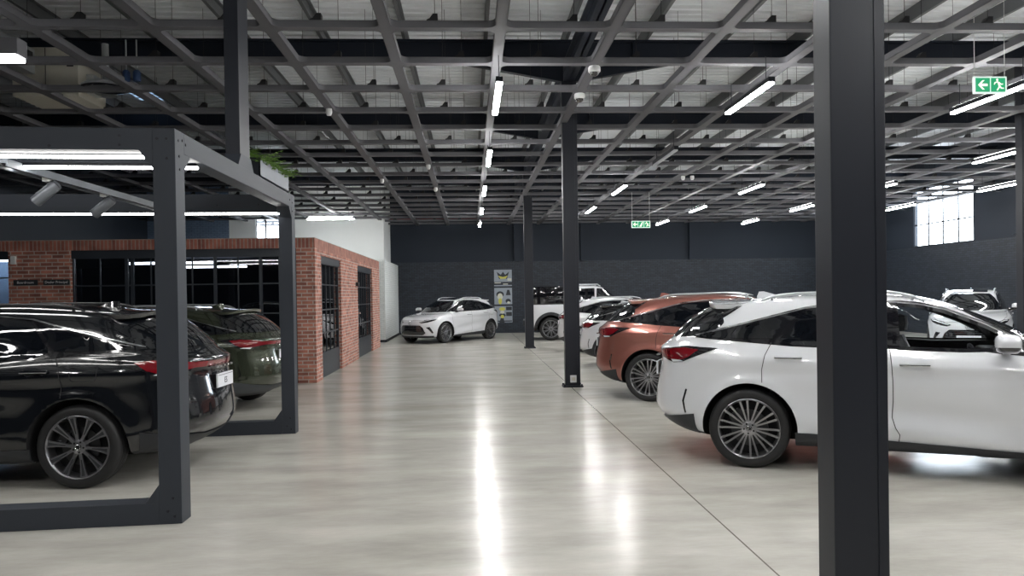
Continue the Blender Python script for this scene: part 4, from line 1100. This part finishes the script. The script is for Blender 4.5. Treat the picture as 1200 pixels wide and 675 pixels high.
t = empty('air_handler', 'cream boxy air handling unit above the grid over the pergola', 'air unit', (-6.5, 12.7, 5.28))
b = MB(); b.bbox(-.55, .45, -.4, .5, -.36, .40, M['unit'], .01); b.build('casing', t)
b = MB(); b.box(-.05, -.04, -.405, -.4, -.35, .39, M['steel_dark']); b.box(.28, .38, -.41, -.4, .1, .26, M['steel_dark']); b.build('access_panel', t)
b = MB(); b.lathe([(.17, -.25), (.17, -.05), (.001, -.05)], M['duct'], 24, 'z', c=(.68, .0, 0)); b.box(.45, .56, -.15, .15, -.25, .05, M['duct']); b.build('outlet_spigot', t, 40)
b = MB(); b.lathe([(.34, 4.93), (.34, 4.96), (.27, 5.0), (.001, 5.0)], M['duct'], 36, 'z', c=(-5.45, 11.9, 0)); b.lathe([(.26, 4.925), (.26, 4.97)], M['steel_dark'], 36, 'z', c=(-5.45, 11.9, 0)); b.lathe([(.34, 4.93), (.30, 4.92), (.30, 4.94)], M['steel_dark'], 36, 'z', c=(-5.45, 11.9, 0))
b.tube([(-5.45, 11.9, 5.0), (-5.45, 11.9, 5.6)], .05, M['duct'], 12)
T(b.build('air_diffuser', None, 40), 'round grey ceiling air diffuser above the pergola', 'diffuser')
for k, (x, lab) in enumerate(((-4.93, 'left blue valve body on the pipes above the pergola'), (-4.78, 'right blue valve body on the pipes above the pergola'))):
    b = MB(); b.lathe([(.001, 4.90), (.05, 4.90), (.055, 4.93), (.055, 5.03), (.03, 5.06), (.001, 5.06)], M['blue_box'], 14, 'z', c=(x, 11.4, 0)); b.tube([(x, 11.4, 5.05), (x, 11.4, 5.5)], .012, M['duct'], 8); T(b.build('pipe_valve', None, 40), lab, 'valve', 'blue valves')

for x, y, n_ in ((-7.62, 18.75, 5), (-8.45, 18.2, 6)):
    b = MB(); b.box(x-.32, x+.32, y-.42, y+.42, ZR-.02, ZR-.005, M['rooflight'])
    for k in range(4): b.box(x-.32, x+.32, y-.42+.28*k-.01, y-.42+.28*k+.01, ZR-.03, ZR-.02, M['purlin'])
    structure(f'window_{n_}', b, label='small daylit pane in the corrugated roof above the pergola')
# ------------------------------------------------------------------ daylight
wd_ = bpy.data.worlds.new('world'); sc.world = wd_; wd_.use_nodes = True
bg = wd_.node_tree.nodes['Background']; bg.inputs['Color'].default_value = (.80, .90, 1, 1); bg.inputs['Strength'].default_value = 4.0

# ================================================================== the cars
def finish(root, name, label, m, roof=None, group=None):
    root.name = name; T(root, label, 'car', group); paint(root, m, roof)
    return root
proto = build_suv('multi')
far = copy_tree(proto)
copper = copy_tree(proto); whiteA = copy_tree(proto); facing = copy_tree(proto)
dark = build_suv('ten', front_detail=False)
clad = build_suv('multi', cladding='black', front_detail=False)
grn = build_suv('ten', cladding='grey', front_detail=False)
near_ = build_suv('multi', opened=True)
W_ = M['white_paint']
finish(near_, 'sport_utility_car', 'large white SUV with its cabin seen through the front side window', W_); pose(near_, (2.677, 7.255), -25, -1)
finish(copper, 'sport_utility_car', 'copper orange SUV parked between white cars', M['copper_paint']); pose(copper, (2.778, 11.87), -25, -1)
finish(clad, 'sport_utility_car', 'small white SUV with black roof and black wheel arches, behind the copper car', W_, M['black_paint']); pose(clad, (3.20, 17.26), -25, -1, .90)
finish(whiteA, 'sport_utility_car', 'white SUV showing its rear beside the middle column', W_); pose(whiteA, (3.265, 22.17), -25, -1, .95)
finish(far, 'sport_utility_car', 'white SUV facing the aisle in front of the dark back wall', W_); pose(far, (.80, 29.95), -127.3, 1, .97)
finish(facing, 'sport_utility_car', 'white SUV facing the camera, seen through the near white car', W_)
finish(dark, 'sport_utility_car', 'glossy black SUV parked inside the pergola', M['black_paint']); pose(dark, (-3.60, 7.156), 178.2, 1)
finish(grn, 'sport_utility_car', 'dark green SUV with grey bumper, behind the black car', M['green_paint']); pose(grn, (-4.06, 11.55), 170, 1, .96)
for r_ in (far, copper, whiteA):
    for o in list(r_.children):
        if o.name.startswith('front_number_plate'): bpy.data.objects.remove(o)
a = -125; facing.rotation_euler = (0, 0, R(a)); facing.location = (12.14-2.42*math.cos(R(a)), 18-2.42*math.sin(R(a)), 0)
pl_ = next(o for o in dark.children if o.name.startswith('number_plate'))
o = link('lettering', text_mesh('ES', .085, M['ink']), pl_); o.matrix_local = Matrix(((0, 0, -1, -2.4568), (-1, 0, 0, 0), (0, 1, 0, .885), (0, 0, 0, 1)))
for r_ in (dark,):
    for o in r_.children:
        if o.name.startswith('roof_rail'):
            o.material_slots[0].link = 'OBJECT'; o.material_slots[0].material = M['rail_black']
# first prototype becomes the car that nothing else uses
for o in list(proto.children_recursive): bpy.data.objects.remove(o, do_unlink=True)
bpy.data.objects.remove(proto, do_unlink=True)

# ---- pickup with a black canopy
PAX = 1.54
PICK = [
    (.70, -2.20, 2.20, 8, 6, 2.3, [(0, .34)]),
    (.88, -2.40, 2.42, 12, 6, 2.4, [(-2.6, .50), (0, .38), (2.4, .36)]),
    (.91, -2.43, 2.50, 14, 6, 2.4, [(-2.6, .62), (0, .52), (2.5, .50)]),
    (.92, -2.43, 2.52, 14, 6, 2.4, [(-2.6, .85), (2.5, .75)]),
    (.91, -2.43, 2.46, 14, 5, 2.4, [(-2.6, 1.05), (0, 1.05), (2.4, 1.0)]),
    (.885, -2.42, 2.10, 14, 5, 2.4, [(-2.6, 1.18), (0, 1.18), (2.1, 1.10)]),
    (.86, -2.38, 1.15, 14, 5, 2.4, [(-2.6, 1.22), (0, 1.23), (1.15, 1.20)]),
    (.84, -.95, 1.10, 9, 5, 2.4, [(-1, 1.24), (0, 1.24), (1.1, 1.22)]),
    (.77, -.90, .62, 8, 5, 2.4, [(0, 1.58)]),
    (.70, -.84, .34, 7, 5, 2.4, [(0, 1.80)]),
    (.55, -.70, .15, 5, 4, 2.3, [(0, 1.86)]),
    (.2, -.4, -.05, 4, 3, 2, [(0, 1.885)]),
]
pk = bpy.data.objects.new('pickup_truck', None); col.objects.link(pk)
raw = ring_body(PICK); sk = Skin(raw)
raw.materials.append(W_); raw.materials.append(M['clad'])
for p in raw.polygons: p.material_index = 1 if (p.normal.z < -.75 and p.center.z < .6) else 0
me = boolean(raw, arch_cutters((-PAX, PAX), r=.47, zc=.40)); me.shade_smooth(); me.set_sharp_from_angle(angle=R(32)); link('body', me, pk)
for s in (-1, 1):
    S = ('side', s)
    for g in ([(.98, 1.27), (.52, 1.62), (.36, 1.75), (.06, 1.775), (.04, 1.27)], [(-.03, 1.27), (-.01, 1.775), (-.72, 1.76), (-.80, 1.30)]):
        b = MB(); sk.patch(b, rnd(g, .04), S, M['glass_dark'], .006); b.build('door_window', pk, 38)
    for xw in (-PAX, PAX):
        pts = [(xw+.47*math.cos(R(-15+210*i/24)), .40+.47*math.sin(R(-15+210*i/24))) for i in range(25)]+[(xw+.57*math.cos(R(195-210*i/24)), .40+.57*math.sin(R(195-210*i/24))) for i in range(25)]
        b = MB(); sk.patch(b, pts, S, M['clad'], .04, skirt=.05); b.build('arch_cladding', pk, 38)
    b = MB(); sk.patch(b, [(-1.0, .50), (1.0, .48), (1.0, .39), (-1.0, .39)], S, M['clad'], .03); b.build('side_step', pk, 38)
    b = MB(); sk.patch(b, rnd([(-2.40, 1.15), (-2.28, 1.15), (-2.28, .82), (-2.40, .82)], .02), S, M['red'], .01); b.build('tail_lamp', pk, 38)
    for hx in (-.62, .15):
        b = MB(); loc, n, d = sk.hit(S, hx, 1.08); b.bbox(hx-.1, hx+.1, loc.y-.03, loc.y+.03, 1.07, 1.10, M['chrome'], .008); b.build('door_handle', pk, 40)
    b = MB(); b.bbox(.72, .86, min(s*.92, s*1.10), max(s*.92, s*1.10), 1.24, 1.42, W_, .03); b.tube([(.79, s*.80, 1.28), (.79, s*.95, 1.30)], .03, M['black'], 8); b.build('door_mirror', pk, 40)
    b = MB(); b.tube([(-.80, s*.60, 1.86), (-.7, s*.60, 1.91), (.1, s*.60, 1.91), (.2, s*.60, 1.84)], .018, M['rail'], 8); b.build('roof_rail', pk, 40)
b = MB(); sk.patch(b, rnd([(-.55, 1.77), (.55, 1.77), (.74, 1.27), (-.74, 1.27)], .03), ('front',), M['glass_dark'], .006); b.build('windscreen', pk, 38)
b = MB(); b.bbox(-2.36, -.98, -.80, .80, 1.20, 1.86, M['gloss_black'], .07)
can = b.build('load_canopy', pk, 40)
b = MB(); b.bbox(-2.50, -2.38, -.86, .86, .52, .70, M['clad'], .03); b.build('rear_bumper', pk, 40)
put_wheels(pk, 'ten', (-PAX, PAX), .925, .395)
for o in pk.children:
    if o.type == 'EMPTY': o.scale = (1.03,)*3
T(pk, 'white pickup truck with a black canopy, behind the other white cars', 'pickup')
pose(pk, (2.98, 28.2), -4, -1, 1.08, .925, -PAX)
